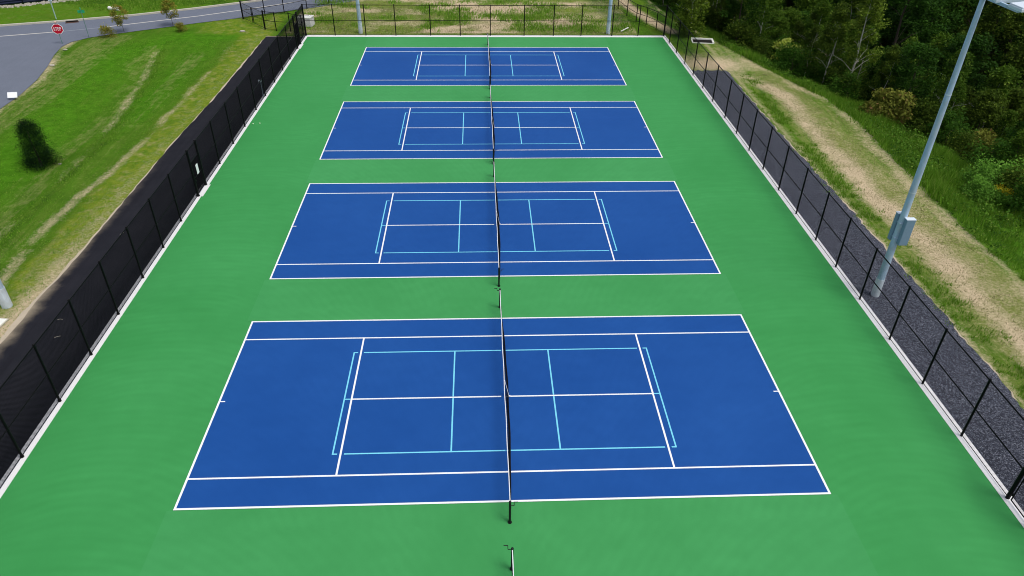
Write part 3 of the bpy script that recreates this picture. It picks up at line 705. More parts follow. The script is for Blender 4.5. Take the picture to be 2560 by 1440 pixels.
# ------------------------------------------------------------------ light poles
def pole(loc, lean, label, fixtures=True, box=False, H=15.0, rb=.17, rt_=.095, face=-1, cat='light pole'):
    root = empty('floodlight_pole', (*loc, 0), label=label, cat=cat, group='galvanised floodlight poles around the courts')
    m = MB(); zs = [0.0, 4, 8, 12, H]; m.tube([(0, 0, z) for z in zs], [rb+(rt_-rb)*z/H for z in zs], 20); m.build('shaft', M_['galv'], root)
    m = MB(); m.tube([(0, 0, -.05), (0, 0, 1.05)], rb*1.07, 20); m.build('base_sleeve', M_['galv_base'], root)
    for zc in (5.9, 10.6):
        m = MB(); rr = rb+(rt_-rb)*zc/H; m.tube([(0, 0, zc), (0, 0, zc+.05)], rr*1.06, 20); m.build('band', M_['galv_base'], root)
    arm = MB(); arm.box((0, 0, H-.55), (.10, 4.6, .12)); arm.build('crossarm', M_['galv'], root)
    for y, rz in ((-2.0, 0.0), (-.75, -.35), (.75, .35), (2.0, 0.0)):
        f = empty('floodlight', (0, 0, 0)); f.parent = root; f.location = ((-face)*.42, y-.10, H-.44); f.rotation_euler = (0, .10*face, rz)
        h = MB(); h.box((0, 0, 0), (1.0, .84, .12)); h.box((0, 0, .085), (.96, .80, .05), taper=.97); h.build('housing', M_['lamp'], f, bevel=.015)
        g = MB(); g.box((0, 0, -.066), (.88, .72, .012)); g.build('lens', M_['dark'], f)
    if box:
        m = MB(); m.box((.20, -.29, 3.93), (.44, .26, 1.40)); m.build('cabinet', M_['cab'], root, bevel=.03)
        m = MB(); m.box((.20, -.29, 4.642), (.46, .28, .02)); m.build('cabinet_lit_top', M_['lamp'], root)  # thin pale sheet: light on the cabinet top put into colour
        m = MB(); m.box((-.06, .22, 3.97), (.34, .22, 1.46)); m.build('rear_cabinet', M_['cab'], root, bevel=.03)
        m = MB(); m.box((-.06, .22, 4.712), (.36, .24, .02)); m.build('rear_cabinet_lit_top', M_['lamp'], root)  # same pale sheet, top light painted on the rear cabinet
        m = MB(); m.box((0, 0, 3.5), (.34, .36, .06)); m.box((0, 0, 4.3), (.34, .36, .06)); m.build('strut', M_['galv'], root)
    return root
pole((19.36, 7.03), 0, 'tall galvanised floodlight pole with grey electrical cabinet, in the gravel beside the right fence', box=True, H=15.2, rb=.19, rt_=.10)
pole((-24.2, 7.12), 0, 'thick galvanised floodlight pole with pale base sleeve, beside bare soil at the left photo edge', H=15.2, rb=.225, rt_=.11, face=1)
pole((-13.1, 54.79), 0, 'galvanised floodlight pole behind the left half of the far fence', H=15.2, rb=.20, rt_=.12)
pole((12.68, 54.66), 0, 'galvanised floodlight pole behind the right half of the far fence', H=15.2, rb=.20, rt_=.12)

# ------------------------------------------------------------------ signs and street things
FONT = {'S': ['01110', '10001', '10000', '01110', '00001', '10001', '01110'], 'T': ['11111', '00100', '00100', '00100', '00100', '00100', '00100'],
        'O': ['01110', '10001', '10001', '10001', '10001', '10001', '01110'], 'P': ['11110', '10001', '10001', '11110', '10000', '10000', '10000']}
st = empty('stop_sign', (-41.45, 50.75, 0), math.radians(14), label='red octagonal STOP sign on a thin post at the mouth of the side road', cat='road sign')
m = MB(); m.box((0, .03, .95), (.06, .04, 2.0)); m.build('post', M_['signpost'], st)
def octo(r, y, t, name, mat, par):
    m = MB(); vs = []
    for yy in (y, y+t):
        for k in range(8): a = math.pi/8 + k*math.pi/4; vs.append((r*math.cos(a), yy, 1.42+r*math.sin(a)))
    m.add(vs, [tuple(range(8)), tuple(range(15, 7, -1))] + [(k, 8+k, 8+(k+1) % 8, (k+1) % 8) for k in range(8)]); return m.build(name, mat, par)
pl = octo(.52, -.012, .010, 'border_plate', M_['white'], st); octo(.47, -.018, .005, 'red_face', M_['red'], pl)
m = MB(); x = -.345; cell = .0265
for ch in 'STOP':
    for r_, row in enumerate(FONT[ch]):
        for c_, b in enumerate(row):
            if b == '1': m.box((x+c_*cell+cell/2, -.022, 1.42+.165-r_*.047-.0235), (cell*1.12, .004, .049))
    x += .178
m.build('lettering', M_['white'], pl)
m = MB(); m.ball((0, .02, 2.06), .11, 10, 6); m.tube([(0, .03, 1.9), (0, .03, 2.02)], .03, 8); m.build('cap_light', plain('faded_pink_plastic', (.62, .42, .36), .5), st)
sg = empty('street_name_sign', (-39.85, 52.95, 0), math.radians(20), label='small green street name sign on a thin post at the road edge', cat='street sign')
m = MB(); m.tube([(0, 0, 0), (0, 0, 2.75)], .03, 8); m.build('post', M_['signpost'], sg)
m = MB(); m.box((0, 0, 2.50), (.60, .02, .26)); m.build('blade', M_['sgreen'], sg, bevel=.004)
m = MB(); m.box((0, 0, 2.76), (.02, .50, .22)); m.build('blade', M_['sgreen'], sg, bevel=.004)
lp = empty('lamp_post', (-46.2, 59.75, 0), label='thin pale green lamp post on the grass beyond the road, at the top left', cat='lamp post')
m = MB(); m.tube([(0, 0, 0), (0, 0, 1.6), (0, 0, 1.9), (0, 0, 6.5)], [.05, .06, .11, .10], 12); m.build('shaft', plain('pale_green_painted_steel', (.38, .52, .48), .5), lp)
m = MB(); m.box((0, 0, 1.95), (.34, .2, .18)); m.build('collar', M_['lamp'], lp, bevel=.02)
m = MB(); m.tube([(0, 0, 6.4), (.4, -.5, 6.7), (.8, -1.0, 6.7)], .04, 8); m.box((.95, -1.2, 6.68), (.3, .6, .1), Matrix.Rotation(-.7, 3, 'Z')); m.build('lamp_head', M_['lamp'], lp)
ys = empty('yard_sign', (-38.35, 35.6, 0), math.radians(8), label='small white tilted board on a stake at the edge of the side road', cat='sign')
m = MB(); m.box((0, 0, .36), (.72, .03, .46), Matrix.Rotation(math.radians(-38), 3, 'X')); m.build('board', M_['white'], ys)
m = MB(); m.box((0, .05, .14), (.03, .02, .34)); m.build('stake', M_['galv'], ys)
bx_ = empty('utility_vault', (-19.25, 57.55, 0), math.radians(-9), label='grey white concrete utility box with dark lettering on its lid, behind the far left corner', cat='utility box')
m = MB(); m.box((0, 0, .42), (1.62, 1.2, .88), taper=.93); m.build('body', M_['vault'], bx_, bevel=.03)
m = MB(); m.box((0, 0, .90), (1.60, 1.18, .09)); ld = m.build('lid', M_['pvc'], bx_, bevel=.02)
m = MB(); x = -.60
for wch in (.10, .08, .12, .09, .11, .07, .12, .10):
    m.box((x, .18, .948), (.035, .26, .006)); m.box((x+wch*.6, .18+random.choice((-.10, 0, .10)), .948), (wch*.8, .05, .0065)); x += wch+.06
m.tube([(-.55+.34*math.cos(t)*.6-.1, -.18+.2*math.sin(t), .949) for t in np.linspace(0, 6.28, 14)], .02, 4)
m.build('lettering', M_['ink'], ld)
m = MB(); m.box((.15, -.585, .42), (.26, .03, .3)); m.build('hatch', M_['vault'], bx_); 
pp = empty('concrete_pipe', (-41.6, 63.6, .17), math.radians(-19), label='short thick white pipe section lying on the grass beyond the road', cat='pipe')
m = MB(); m.tube([(-.72, 0, 0), (.72, 0, 0)], .20, 16, cap=False); m.tube([(.72, 0, 0), (-.72, 0, 0)], .15, 16, cap=False)
m.add([(xx, r_*math.cos(k*math.pi/8), r_*math.sin(k*math.pi/8)) for xx in (-.72, .72) for r_ in (.15, .20) for k in range(16)],
      [(o_+k, o_+(k+1) % 16, o_+16+(k+1) % 16, o_+16+k) for o_ in (0, 32) for k in range(16)]); m.build('barrel', M_['pvc'], pp)
dp = empty('downspout_pipe', (14.55, 55.6, .0), math.radians(35), label='white plastic pipe end sticking out of the grass right of the far right floodlight pole', cat='pipe')
m = MB(); m.tube([(-.5, 0, .04), (.5, 0, .26)], .065, 12, cap=False); m.tube([(.5, 0, .26), (.56, 0, .275)], [.08, .08], 12, cap=True); m.build('tube', M_['pvc'], dp)
cu = empty('catch_basin', (22.0, 51.9, 0), math.radians(-8), label='rectangular concrete catch basin with dark opening beyond the right fence, at the wood edge', cat='drain')
m = MB(); m.box((0, .66, .04), (2.2, .16, .20)); m.box((0, -.62, .0), (2.2, .10, .06)); m.box((1.04, .02, .03), (.18, 1.14, .12)); m.box((-1.04, .02, .0), (.12, 1.14, .08)); m.build('frame', M_['pvc'], cu)
m = MB(); m.box((0, .02, -.01), (1.9, 1.1, .04)); m.build('opening', M_['dark'], cu)
hb = empty('standpipe', (-18.60, 36.0, .02), label='grey water standpipe with a round tap head at a post of the left fence', cat='tap')
m = MB(); m.tube([(0, 0, 0), (0, 0, 1.28)], .028, 8); m.build('riser', M_['galv'], hb)
m = MB(); m.box((-.05, 0, 1.32), (.26, .16, .16)); m.tube([(-.14, 0, 1.28), (-.17, 0, 1.14)], .04, 8); m.build('tap_head', M_['lamp'], hb, bevel=.03)
for (x, y), lb in (((-17.99, 30.18), 'small pale ball on the green surface, the one closer to the left fence'), ((-17.5, 30.26), 'small pale ball on the green surface, the one farther from the left fence')):
    m = MB(); m.ball((0, 0, 0), .045, 12, 8); o = m.build('ball', M_['ball'], label=lb, cat='ball', group='balls left near the fence'); o.location = (x, y, .058)
ub = empty('ground_box', (-24.12, 5.7, 0), math.radians(-6), label='flat white lid of a ground box in bare soil at the left photo edge', cat='utility cover')
m = MB(); m.box((0, 0, .02), (1.0, .62, .10)); m.build('lid', M_['pvc'], ub, bevel=.02)
m = MB(); m.box((0, 0, .01), (1.1, .72, .05)); m.build('rim', M_['kerb'], ub)
for (x, y, s_, lb) in ((-40.3, 48.8, .16, 'small pale stone in the grass just below the stop sign'), (-39.35, 44.1, .20, 'small pale stone at the edge of the side road, upper'), (-25.3, 55.2, .22, 'small pale slab in the grass at the far end of the asphalt path'), (-29.7, 24.3, .09, 'small pale stone in the grass right of the dark spruce')):
    m = MB(); m.ball((0, 0, 0), s_, 7, 4, sz=.45); o = m.build('stone', M_['stone'], label=lb, cat='stone'); o.location = (x, y, float(tz(x, y))+.03); o.scale = (1.5, .8, 1)
# debris on the black path
for x, y, rz, lb in ((-20.6, 4.55, .5, 'thin pale twig on the black path, the longer of the two low ones'), (-21.1, 5.9, .0, 'tiny pale scrap on the black path, near the bare soil'), (-21.35, 14.0, .9, 'thin pale twig on the black path, halfway up the left fence')):
    m = MB(); m.tube([(-.13, 0, .018), (0, .02, .022), (.13, 0, .018)], .012, 6); o = m.build('twig', M_['stone'], label=lb, cat='twig'); o.location = (x, y, 0); o.rotation_euler = (0, 0, rz)

# screened fence and rubble at the top left
A, B = Vector((-56.5, 64.2)), Vector((-44.0, 71.2)); d_ = (B-A); Ln = d_.length; ang = math.atan2(d_.y, d_.x)
sf = empty('screened_fence', (A.x-6*math.cos(ang), A.y-6*math.sin(ang), 0), ang, label='navy screened fence with black posts in the top left corner', cat='fence')
m = MB(); n_s = 12; hh = 3.0
for k in range(n_s):
    z0, z1 = .12+k*hh/n_s, .12+(k+1)*hh/n_s; yo = .0; m.add([(0, .02, z0), (Ln+6, .02, z0), (Ln+6, -.05, (z0+z1)/2), (0, -.05, (z0+z1)/2), (Ln+6, .02, z1), (0, .02, z1)], [(0, 1, 2, 3), (3, 2, 4, 5)])
m.build('screen', M_['screen'], sf)
xk = 1.0
while xk < Ln+6:
    m = MB(); m.tube([(xk, -.10, 0), (xk, -.10, 3.15)], .045, 8); m.build('post', M_['black'], sf); xk += 3.05
m = MB()
for z in (.1, 1.6, 3.12): m.tube([(0, -.07, z), (Ln+6, -.07, z)], .022, 6)
m.build('rail', M_['black'], sf)
rb_ = MB()
for k in range(620):
    t = random.random(); px_ = random.uniform(-6, Ln+4); py_ = random.gauss(-.62, .26); s_ = random.uniform(.06, .17)
    x = A.x+px_*math.cos(ang)-py_*math.sin(ang); y = A.y+px_*math.sin(ang)+py_*math.cos(ang)
    a_, b_, c_ = [random.uniform(.7, 1.3)*s_ for _ in range(3)]
    rb_.box((x, y, s_*.3), (a_*1.6, b_*1.4, c_), Matrix.Rotation(random.random()*3, 3, 'Z'), taper=.7)
rb_.build('rubble_strip', M_['stone'], kind='stuff', label='strip of pale rubble stones at the foot of the navy screened fence', cat='stones')

# ------------------------------------------------------------------ vegetation
def leaf_cloud(name, centres, spreads, per, size, tint, mat, droop=0.0, flat=.5, aspect=.62, seed=0, up=.0):
    r = np.random.default_rng(seed); C = np.repeat(np.array(centres, float), per, axis=0); S = np.repeat(np.array(spreads, float), per, axis=0)
    n = len(C); off = r.normal(size=(n, 3)); off /= np.maximum(1, np.linalg.norm(off, axis=1, keepdims=True)*.55)
    P = C + off*S
    nrm = r.normal(size=(n, 3)); nrm[:, 2] = np.abs(nrm[:, 2])+flat; nrm /= np.linalg.norm(nrm, axis=1, keepdims=True)
    t = r.normal(size=(n, 3)); t[:, 2] -= droop; t -= nrm*np.sum(t*nrm, 1, keepdims=True); t /= np.linalg.norm(t, axis=1, keepdims=True)
    b = np.cross(nrm, t); sz = size*r.uniform(.6, 1.35, n)[:, None]
    v = np.stack([P - t*sz*.6, P + b*sz*aspect*.5, P + t*sz*.6, P - b*sz*aspect*.5], 1).reshape(-1, 3)
    f = np.arange(n*4).reshape(-1, 4); me = np_mesh(name, v, f)
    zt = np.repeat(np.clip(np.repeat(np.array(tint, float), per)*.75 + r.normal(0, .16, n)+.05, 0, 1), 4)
    tipm = np.repeat((r.random(n) < .10)*r.uniform(.3, 1, n), 4)
    a = me.attributes.new('tint', 'FLOAT_COLOR', 'POINT'); a.data.foreach_set('color', np.stack([zt, tipm, zt*0, zt*0+1], 1).astype(np.float32).ravel())
    me.materials.append(mat); return me
def trunk_mesh(name, H, r0, limbs, seed, lean=(0, 0), mat=None):
    rr = random.Random(seed); m = MB(); n = 7
    pts = [(lean[0]*(i/n)**1.5*H*.12 + rr.gauss(0, .03)*i*.5, lean[1]*(i/n)**1.5*H*.12 + rr.gauss(0, .03)*i*.5, H*i/n - .15) for i in range(n+1)]
    m.tube(pts, [r0*(1-.86*i/n) for i in range(n+1)], 7, cap=False)
    tips = []
    for k in range(limbs):
        t = rr.uniform(.28, .95); i = int(t*n); p = Vector(pts[i]).lerp(Vector(pts[min(i+1, n)]), t*n-i); a = rr.uniform(0, 6.28); ln = H*rr.uniform(.16, .30)*(1.15-t)
        q = p + Vector((math.cos(a), math.sin(a), .9))*ln*.6; e = q + Vector((math.cos(a), math.sin(a), .5))*ln*.6
        m.tube([p, q, e], [r0*.32*(1.1-t), r0*.2*(1.1-t), .008], 5, cap=False); tips.append(e)
    me = m.mesh(name); me.materials.append(mat or M_['bark']); return me, tips, pts
def crown(kind, seed, H):
    rr = random.Random(seed); cs = []; sp = []; ti = []
    if kind == 'birch': nC, z0, prof, cl = 62, .14, lambda t: .24*H*math.sin(math.pi*min(1, t*.82+.14))**.8*(1.15-.7*t), (.27, .27, .25)
    elif kind == 'birchmain': nC, z0, prof, cl = 44, .42, lambda t: .20*H*math.sin(math.pi*min(1, t*.82+.16))**.8*(1.15-.6*t), (.27, .27, .25)
    elif kind == 'broad': nC, z0, prof, cl = 96, .05, lambda t: .31*H*math.sin(math.pi*min(1, t*.8+.16))**.7, (.46, .46, .32)
    elif kind == 'column': nC, z0, prof, cl = 60, .03, lambda t: .22*H*math.sin(math.pi*min(1, t*.85+.13))**.6, (.38, .38, .40)
    elif kind == 'shrub': nC, z0, prof, cl = 30, .05, lambda t: .62*H*math.sin(math.pi*min(1, t*.62+.34))**.8, (.34, .34, .26)
    elif kind == 'small': nC, z0, prof, cl = 20, .34, lambda t: .36*H*math.sin(math.pi*min(1, t*.8+.15)), (.24, .24, .18)
    bumps = [(rr.uniform(0, 6.28), rr.uniform(0, 1), rr.uniform(.6, 1.35)) for _ in range(7)]
    for k in range(nC):
        t = rr.random()**.85; a = rr.uniform(0, 6.28); q = 1.0
        for ba, bt, bs in bumps:
            if abs((a-ba+3.14) % 6.28-3.14) < .7 and abs(t-bt) < .2: q = bs
        r_ = prof(t)*q*rr.uniform(.45, 1.0)
        cs.append((math.cos(a)*r_, math.sin(a)*r_, H*(z0+(1-z0)*t))); s = rr.uniform(.65, 1.4)
        sp.append(tuple(c*s for c in cl)); ti.append(rr.uniform(.1, .75)+.25*t)  # tint rises with height: light on crown tops put into leaf colour
    return cs, sp, ti
protos = {}
def proto(key, kind, H, leafmat, per, size, seed, r0=.09, limbs=10, bk=None, lean=(0, 0), droop=0.0, flat=.5):
    cs, sp, ti = crown(kind, seed, H); lm = leaf_cloud(key+'_crown', cs, sp, per, size, ti, M_[leafmat], droop, flat, seed=seed)
    tm, tips, pts = trunk_mesh(key+'_trunk', H*.94, r0, limbs, seed, lean, M_[bk] if bk else None)
    protos[key] = (tm, lm)
proto('birchA', 'birch', 8.6, 'leaf_birch', 75, .19, 1, .085, 9, 'birch')
proto('birchB', 'birch', 7.4, 'leaf_birch', 70, .19, 2, .070, 8, 'birch', (1, -.5))
proto('birchC', 'birch', 8.0, 'leaf_olive', 70, .19, 3, .075, 9, 'birch', (-.6, .6))
proto('broadA', 'broad', 11.0, 'leaf_dark', 95, .27, 4, .20, 14)
proto('broadB', 'broad', 9.5, 'leaf_olive', 90, .26, 5, .16, 13)
proto('broadC', 'broad', 12.5, 'leaf_dark', 95, .28, 6, .22, 14)
proto('broadD', 'broad', 8.5, 'leaf_birch', 90, .23, 8, .15, 13)
proto('columnA', 'column', 6.4, 'leaf_column', 95, .20, 9, .08, 12, 'birch')
proto('shrubA', 'shrub', 2.4, 'leaf_shrub', 90, .14, 10, .04, 6)
proto('shrubB', 'shrub', 2.0, 'leaf_olive', 85, .13, 11, .04, 6)
proto('shrubC', 'shrub', 1.6, 'leaf_bright', 90, .12, 12, .03, 5)
proto('sumac', 'shrub', 2.6, 'leaf_sumac', 110, .22, 13, .05, 6, droop=2.2, flat=.2)
proto('sapling', 'small', 3.0, 'leaf_yellow', 60, .20, 14, .035, 8, droop=.5)
proto('streetA', 'small', 3.3, 'leaf_autumn', 70, .17, 15, .032, 9)
proto('autumnbush', 'shrub', 1.5, 'leaf_autumn', 48, .15, 16, .03, 9)
def plant(name, key, x, y, label, cat, group=None, s=1.0, rz=None, sz=None, parts=True, z=None):
    tm, lm = protos[key]
    root = empty(name, (x, y, float(tz(x, y))-.03 if z is None else z), random.uniform(0, 6.28) if rz is None else rz, label=label, cat=cat, group=group)
    root.scale = (s, s, sz or s)
    link('trunk' if 'hrub' not in key and key not in ('sumac', 'autumnbush') else 'stem', tm, None, root); link('crown' if 'hrub' not in key and key not in ('sumac', 'autumnbush') else 'foliage', lm, None, root)
    return root
# individually placed ones
plant('columnar_tree', 'columnA', 21.15, 54.2, 'pale green upright tree just outside the far right court corner', 'tree', s=1.05, rz=0)
proto('birchMain', 'birchmain', 9.6, 'leaf_column', 80, .19, 21, .12, 14, 'birch', (.5, .2))
plant('birch_tree', 'birchMain', 32.7, 40.7, 'taller pale birch with a long bare white trunk, at the front of the wood', 'tree', s=1.0, rz=1.0)
plant('yellow_sapling', 'sapling', 28.9, 47.2, 'small bright yellow green sapling at the edge of the wood', 'sapling', s=1.0, rz=2)
plant('arching_shrub', 'sumac', 32.5, 33.0, 'wide ochre shrub with arching drooping branches at the wood edge', 'shrub', s=1.15, rz=.6, sz=1.0)
plant('arching_shrub', 'sumac', 38.4, 28.4, 'pale green ochre shrub right of the near right floodlight pole', 'shrub', s=.95, rz=2.6, sz=.9)
plant('leafy_shrub', 'shrubA', 31.2, 38.7, 'bright leafy green shrub on the bank left of the ochre arching shrub', 'shrub', s=.95, rz=2.6)
plant('leafy_shrub', 'shrubC', 35.1, 20.8, 'largest bright green bush on the lower bank at the right photo edge', 'shrub', s=1.3, rz=1)
plant('leafy_shrub', 'shrubC', 33.0, 20.6, 'bright green bush on the lower bank, left of the yellow flowered one', 'shrub', s=1.15, rz=4)
plant('leafy_shrub', 'shrubC', 31.9, 18.9, 'lower green bush in front of the bright bushes on the lower bank', 'shrub', s=.8, rz=5)
o = empty('goldenrod', (33.4, 18.6, float(tz(33.4, 18.6))), label='yellow flowering goldenrod clump among the bright bushes on the lower bank', cat='flowers')
fo = link('blossom', leaf_cloud('goldenrod_blossom', [(random.gauss(0, .35), random.gauss(0, .35), random.uniform(.9, 1.25)) for _ in range(12)], [(.14, .14, .09)]*12, 30, .08, [.6]*12, M_['goldenrod'], seed=3), None, o)
link('foliage', leaf_cloud('goldenrod_foliage', [(random.gauss(0, .4), random.gauss(0, .4), random.uniform(.2, .85)) for _ in range(22)], [(.2, .2, .2)]*22, 45, .10, [.6]*22, M_['leaf_bright'], seed=4), None, o)
plant('street_tree', 'streetA', -33.0, 57.15, 'small rust tinged tree at the road edge, right of its twin', 'tree', s=.80, rz=.3, z=0)
plant('street_tree', 'streetA', -37.2, 54.95, 'small rust tinged tree at the road edge, next to the low orange bush', 'tree', s=.76, rz=2.2, z=0)
plant('orange_bush', 'autumnbush', -38.1, 53.3, 'low orange brown bush at the road edge beside a small tree', 'shrub', s=.66, rz=.2, z=0)
plant('yellow_bush', 'autumnbush', -31.6, 55.3, 'low yellow green weedy bush in the grass below the right street tree', 'shrub', s=.55, rz=1.2, z=0)
# dark spruce
sp_ = empty('spruce_tree', (-30.9, 24.2, float(tz(-30.9, 24.2))), label='small dark dense evergreen standing alone on the lawn, left', cat='tree')
H = 3.25; cs = []; ss = []; tt = []; rr = random.Random(3)
for k in range(330):
    t = rr.random()**1.25; a = rr.uniform(0, 6.28); r_ = (1.12*(1-t)**.40+.05)*(1+.16*math.sin(5*a+9*t))*rr.uniform(.35, 1.0)*(1+.12*math.sin(3*a+1)); cs.append((math.cos(a)*r_, math.sin(a)*r_, .12+H*.95*t-.10*r_)); ss.append((.19, .19, .16)); tt.append(rr.uniform(0, .8))
link('crown', leaf_cloud('spruce_crown', cs, ss, 60, .085, tt, M_['leaf_spruce'], droop=.3, aspect=.3, seed=8), None, sp_)
link('trunk', trunk_mesh('spruce_trunk', 3.5, .09, 4, 2)[0], None, sp_)
# bare snag
sn = empty('dead_snag', (25.2, 57.6, -1.1), label='bare broken grey trunk at the front of the wood near the catch basin', cat='dead tree'); m = MB(); m.tube([(0, 0, 0), (-.15, 0, 1.1), (-.35, .05, 2.3)], [.07, .05, .02], 6); m.build('trunk', M_['birch'], sn)

# wood on the low ground
def in_view(x, y, z, mg=220):
    v = Vector((x, y, z)) - Vector(CAM['loc']); dz = v.dot(fw)
    if dz < 4: return False
    u = 1280 + CAM['f']*v.dot(r2)/dz; t = 720 - CAM['f']*v.dot(u2)/dz
    return -mg < u < 2560+mg and -mg*1.2 < t < 1440
lowP = np.array(lowp)
def dlow(x, y): return float(dline(np.array([x]), np.array([y]), lowp)[0])
KIND = {
 'young': ('birch_tree', ['birchA', 'birchB', 'birchC'], 'tree', 'young pale stemmed birch in the wood', 'young birches in the front of the wood'),
 'dark': ('broadleaf_tree', ['broadA', 'broadC'], 'tree', 'tall dark green broadleaf tree in the wood', 'tall dark trees in the wood'),
 'olive': ('broadleaf_tree', ['broadB', 'broadD'], 'tree', 'olive green rounded tree in the crowded wood', 'olive green trees in the wood'),
 'under': ('undergrowth_shrub', ['shrubA', 'shrubB'], 'shrub', 'dark undergrowth shrub in the wood', 'undergrowth shrubs in the wood')}
placed = [(32.7, 40.7), (21.15, 54.2), (32.5, 33.0), (38.4, 28.4)]; cnt = 0; rr = random.Random(5)
def try_place(kind, x, y, dmin, s, sz=None):
    global cnt
    for a, b in placed:
        if (a-x)**2+(b-y)**2 < dmin*dmin: return False
    nm, keys, cat, lb, gp_ = KIND[kind]
    row = 'below the bank' if x-float(xe(y)) < 14 else ('near the hidden low road' if dlow(x, y) < 9 else 'behind the hidden low road' if x > 44 else 'in the middle rows')
    zone = 'right of the near right pole' if x > 35 and y < 36 else ('behind the ochre shrub' if y < 45 else ('by the white trunked birch' if y < 58 else ('behind the catch basin' if x < 36 else 'at the top edge')))
    plant(nm, rr.choice(keys), x, y, lb.split(' of the')[0].split(' in the')[0] + ' ' + row + ', ' + zone, cat, gp_, s=s, rz=rr.uniform(0, 6.28), sz=sz); placed.append((x, y)); cnt += 1; return True
for _ in range(9000):
    if cnt > 235: break
    x = rr.uniform(20, 92); y = rr.uniform(12, 98); e = float(xe(y)); dd = (x-e)*float(np.interp(y, [24, 38], [.62, 1.0]))
    lim = float(np.interp(y, [24, 34, 38.6, 44, 50, 60, 70], [5.2, 6.4, 5.2, 4.0, 2.6, 2.2, 2.0]))
    if dd < lim: continue
    z = float(tz(x, y))
    if not (in_view(x, y, z) or in_view(x, y, z+8)): continue
    if dlow(x, y) < 3.2: continue
    if abs(x-38.2) < 3.4 and 66 < y < 80 : continue      # opening over the low road
    far_ = (x - e) > 22 or y > 72
    k = rr.random()
    if dd < 16:
        kind = 'young' if k < .62 else ('olive' if k < .85 else 'dark'); s = rr.uniform(.62, .98) if kind == 'young' else rr.uniform(.48, .68); dm = 2.0
    else:
        kind = 'dark' if k < .52 else ('olive' if k < .85 else 'young'); s = rr.uniform(.8, 1.15); dm = 3.4
    if y < 30: s *= .8
    try_place(kind, x, y, dm, s)
print('trees', cnt)
cnt = 0; placed = []
for _ in range(4000):
    if cnt > 130: break
    x = rr.uniform(20, 62); y = rr.uniform(14, 80); e = float(xe(y)); dd = (x-e)*float(np.interp(y, [24, 38], [.62, 1.0]))
    lim = float(np.interp(y, [24, 34, 38.6, 44, 50, 60, 70], [4.2, 5.4, 4.2, 2.9, 1.4, 1.4, 1.4]))
    if dd < lim or dd > 24 or dlow(x, y) < 4.0: continue
    if abs(x-38.2) < 3.2 and 68 < y < 80: continue
    if not in_view(x, y, float(tz(x, y)), 60): continue
    try_place('under', x, y, 2.0, rr.uniform(.7, 1.25))
print('shrubs', cnt)

# blades: weeds, tufts and straw that nobody could count
def blades(name, pts, h, wdt, tint, mat, lean=.35, seed=1, **k):
    r = np.random.default_rng(seed); P = np.array(pts, float); n = len(P)
    z = tz(P[:, 0], P[:, 1]); a = r.uniform(0, 6.283, n); hh = np.asarray(h)*r.uniform(.5, 1.3, n); w_ = wdt*r.uniform(.6, 1.4, n)
    dx, dy = np.cos(a), np.sin(a); la = r.uniform(0, 6.283, n); ll = hh*lean*r.uniform(.2, 1.5, n)
    b = np.stack([P[:, 0], P[:, 1], z-.03], 1)
    v0 = b + np.stack([dx*w_, dy*w_, 0*w_], 1); v1 = b - np.stack([dx*w_, dy*w_, 0*w_], 1)
    v2 = b + np.stack([np.cos(la)*ll, np.sin(la)*ll, hh], 1)
    me = np_mesh(name, np.stack([v0, v1, v2], 1).reshape(-1, 3), np.arange(n*3).reshape(-1, 3))
    t = np.repeat(np.clip(np.asarray(tint)+r.normal(0, .2, n), 0, 1), 3); tp = np.repeat((r.random(n) < .12)*.8, 3)
    at = me.attributes.new('tint', 'FLOAT_COLOR', 'POINT'); at.data.foreach_set('color', np.stack([t, tp, t*0, t*0+1], 1).astype(np.float32).ravel())
    return link(name, me, mat, kind='stuff', **k)
def clumps(n, fn, per, spread, seed):
    r = np.random.default_rng(seed); out = []
    while len(out) < n:
        q = fn(r)
        if q is not None: out.append(q)
    C = np.array(out); C = np.repeat(C, per, axis=0); C[:, :2] += r.normal(0, spread, (len(C), 2)); return C
def f_slope(r):
    y = r.uniform(4, 62); e = float(xe(y)); k = float(np.interp(y, [24, 38], [1.6, 1.0])); lim = float(np.interp(y, [24, 34, 44, 55], [4.6, 5.2, 3.4, 2.2]))
    x = e + r.uniform(.2, lim)*k
    if y < 16 and r.random() < .6: return None
    return (x, y)
C = clumps(5200, f_slope, 16, .24, 1)
hq = np.clip((fbm(C[:, 0], C[:, 1], 2.6, 55)-.36)*2.6, .12, 1.3)
blades('bank_weeds', C, .18+.62*hq, .026, .25+.75*fbm(C[:, 0], C[:, 1], 1.8, 66), M_['blade'], seed=1, label='tall tangled green weeds covering the bank below the right verge', cat='weeds')
cs = [f_slope(RNG) for _ in range(1500)]; cs = [q for q in cs if q is not None and fbm(np.array([q[0]]), np.array([q[1]]), 2.4, 88)[0] > .46][:560]
hh_ = [RNG.uniform(.15, .65) for _ in cs]
link('bank_bushes', leaf_cloud('bank_bushes', [(x, y, float(tz(x, y))+h*.6) for (x, y), h in zip(cs, hh_)], [(.30, .30, h*.45) for h in hh_], 44, .13, [RNG.uniform(.05, 1) for _ in cs], M_['leaf_weed'], seed=17), None, kind='stuff',
     label='low leafy weed clumps scattered over the bank below the right verge', cat='weeds')
def f_verge(r):
    y = r.uniform(-8, 42)
    if vnoise(np.array([r.uniform(0, 1)*0+y]), np.array([0.]), 2.2, 9)[0] < .42 and r.random() < .85: return None
    return (float(np.interp(y, [0, 23, 42], [23.1, 22.6, 23.4]))+r.normal(0, .42), y)
C = clumps(620, f_verge, 16, .12, 2)
blades('verge_tufts', C, .18, .018, .85, M_['blade'], seed=2, label='grass tufts along the outer edge of the gravel strip', cat='grass')
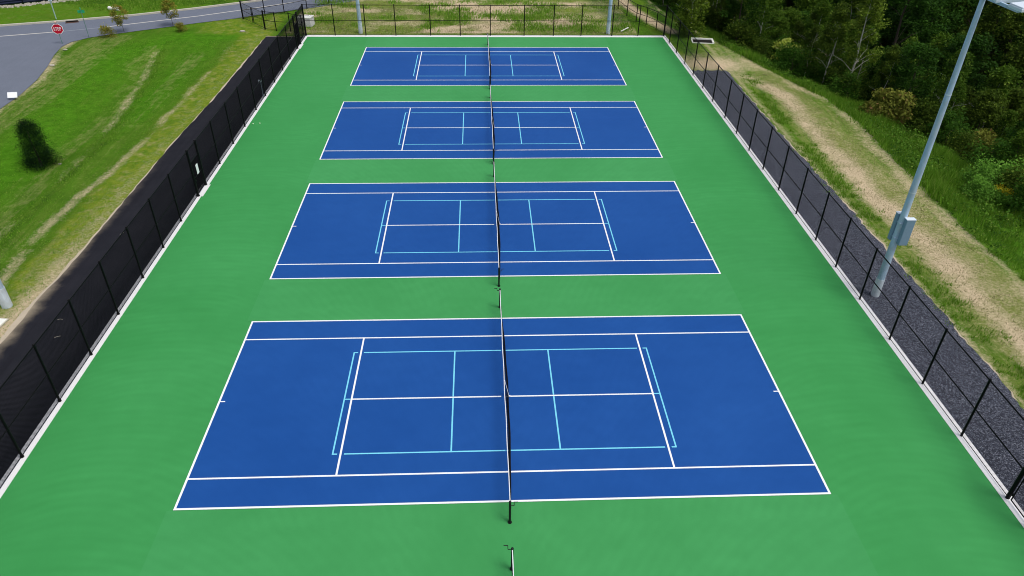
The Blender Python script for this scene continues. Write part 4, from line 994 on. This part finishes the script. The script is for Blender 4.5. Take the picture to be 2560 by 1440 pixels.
def f_field(r):
    x, y = r.uniform(-20, 15.5), r.uniform(55.2, 72)
    if fbm(np.array([x]), np.array([y*1.6]), 3.5, 91)[0] < .57: return None
    return (x, y)
C = clumps(1300, f_field, 14, .30, 3)
blades('field_weeds', C, .30, .030, .5, M_['fieldblade'], seed=3, label='patchy green weeds growing in the bare field beyond the far fence', cat='weeds')
def f_straw(r):
    x, y = r.uniform(-19, 15.5), r.uniform(54.3, 72); return (x, y)
C = clumps(1500, f_straw, 9, .3, 4)
blades('field_straw', C, .14, .022, .8, M_['straw'], seed=4, label='thin dry grass scattered over the bare field beyond the far fence', cat='grass')
def f_left(r):
    y = r.uniform(4, 52); x = r.uniform(-38, -23.1); return (x, y)
C = clumps(5200, f_left, 8, .2, 5)
blades('lawn_tufts', C, .075, .016, .8, M_['blade'], seed=5, label='short tufts of lawn grass between the black path and the side road', cat='grass')
def f_ru(r):
    t = r.random(); y = 6+46*t; a = float(np.interp(y, [6, 14.6, 18.2, 21.5, 27.4, 38.2, 50], [-28.0, -28.0, -28.1, -27.8, -28.0, -29.5, -31.5])); return (a+r.normal(0, .28), y)
C = clumps(420, f_ru, 10, .18, 6)
blades('rut_weeds', C, .13, .02, .75, M_['blade'], seed=6, label='ragged weeds along the eroded rut in the lawn', cat='weeds')
def f_mid(r):
    y = r.uniform(-6, 42); e = float(xe(y)); return (r.uniform(23.6, e-.2), y)
C = clumps(2200, f_mid, 7, .25, 7)
blades('verge_straw', C, .07, .015, .5, M_['straw'], seed=7, label='thin dry grass over the sandy right verge', cat='grass')
def f_far(r):
    x, y = r.uniform(-50, -24), r.uniform(60, 78)
    if x*0.58+y < 36.5+2.0: return None
    return (x, y)
def okfar(r):
    q = f_far(r)
    if q is None or dline(np.array([q[0]]), np.array([q[1]]), [(-75, 43.9), (-48.7, 53.3), (-37.7, 57.9), (-27.8, 63.7), (-15, 73.4)])[0] < 4.6: return None
    return q
C = clumps(1700, okfar, 9, .4, 8)
blades('roadside_weeds', C, .24, .024, .4, M_['blade'], seed=8, label='rough green weeds on the grass beyond the road', cat='weeds')
print('done')
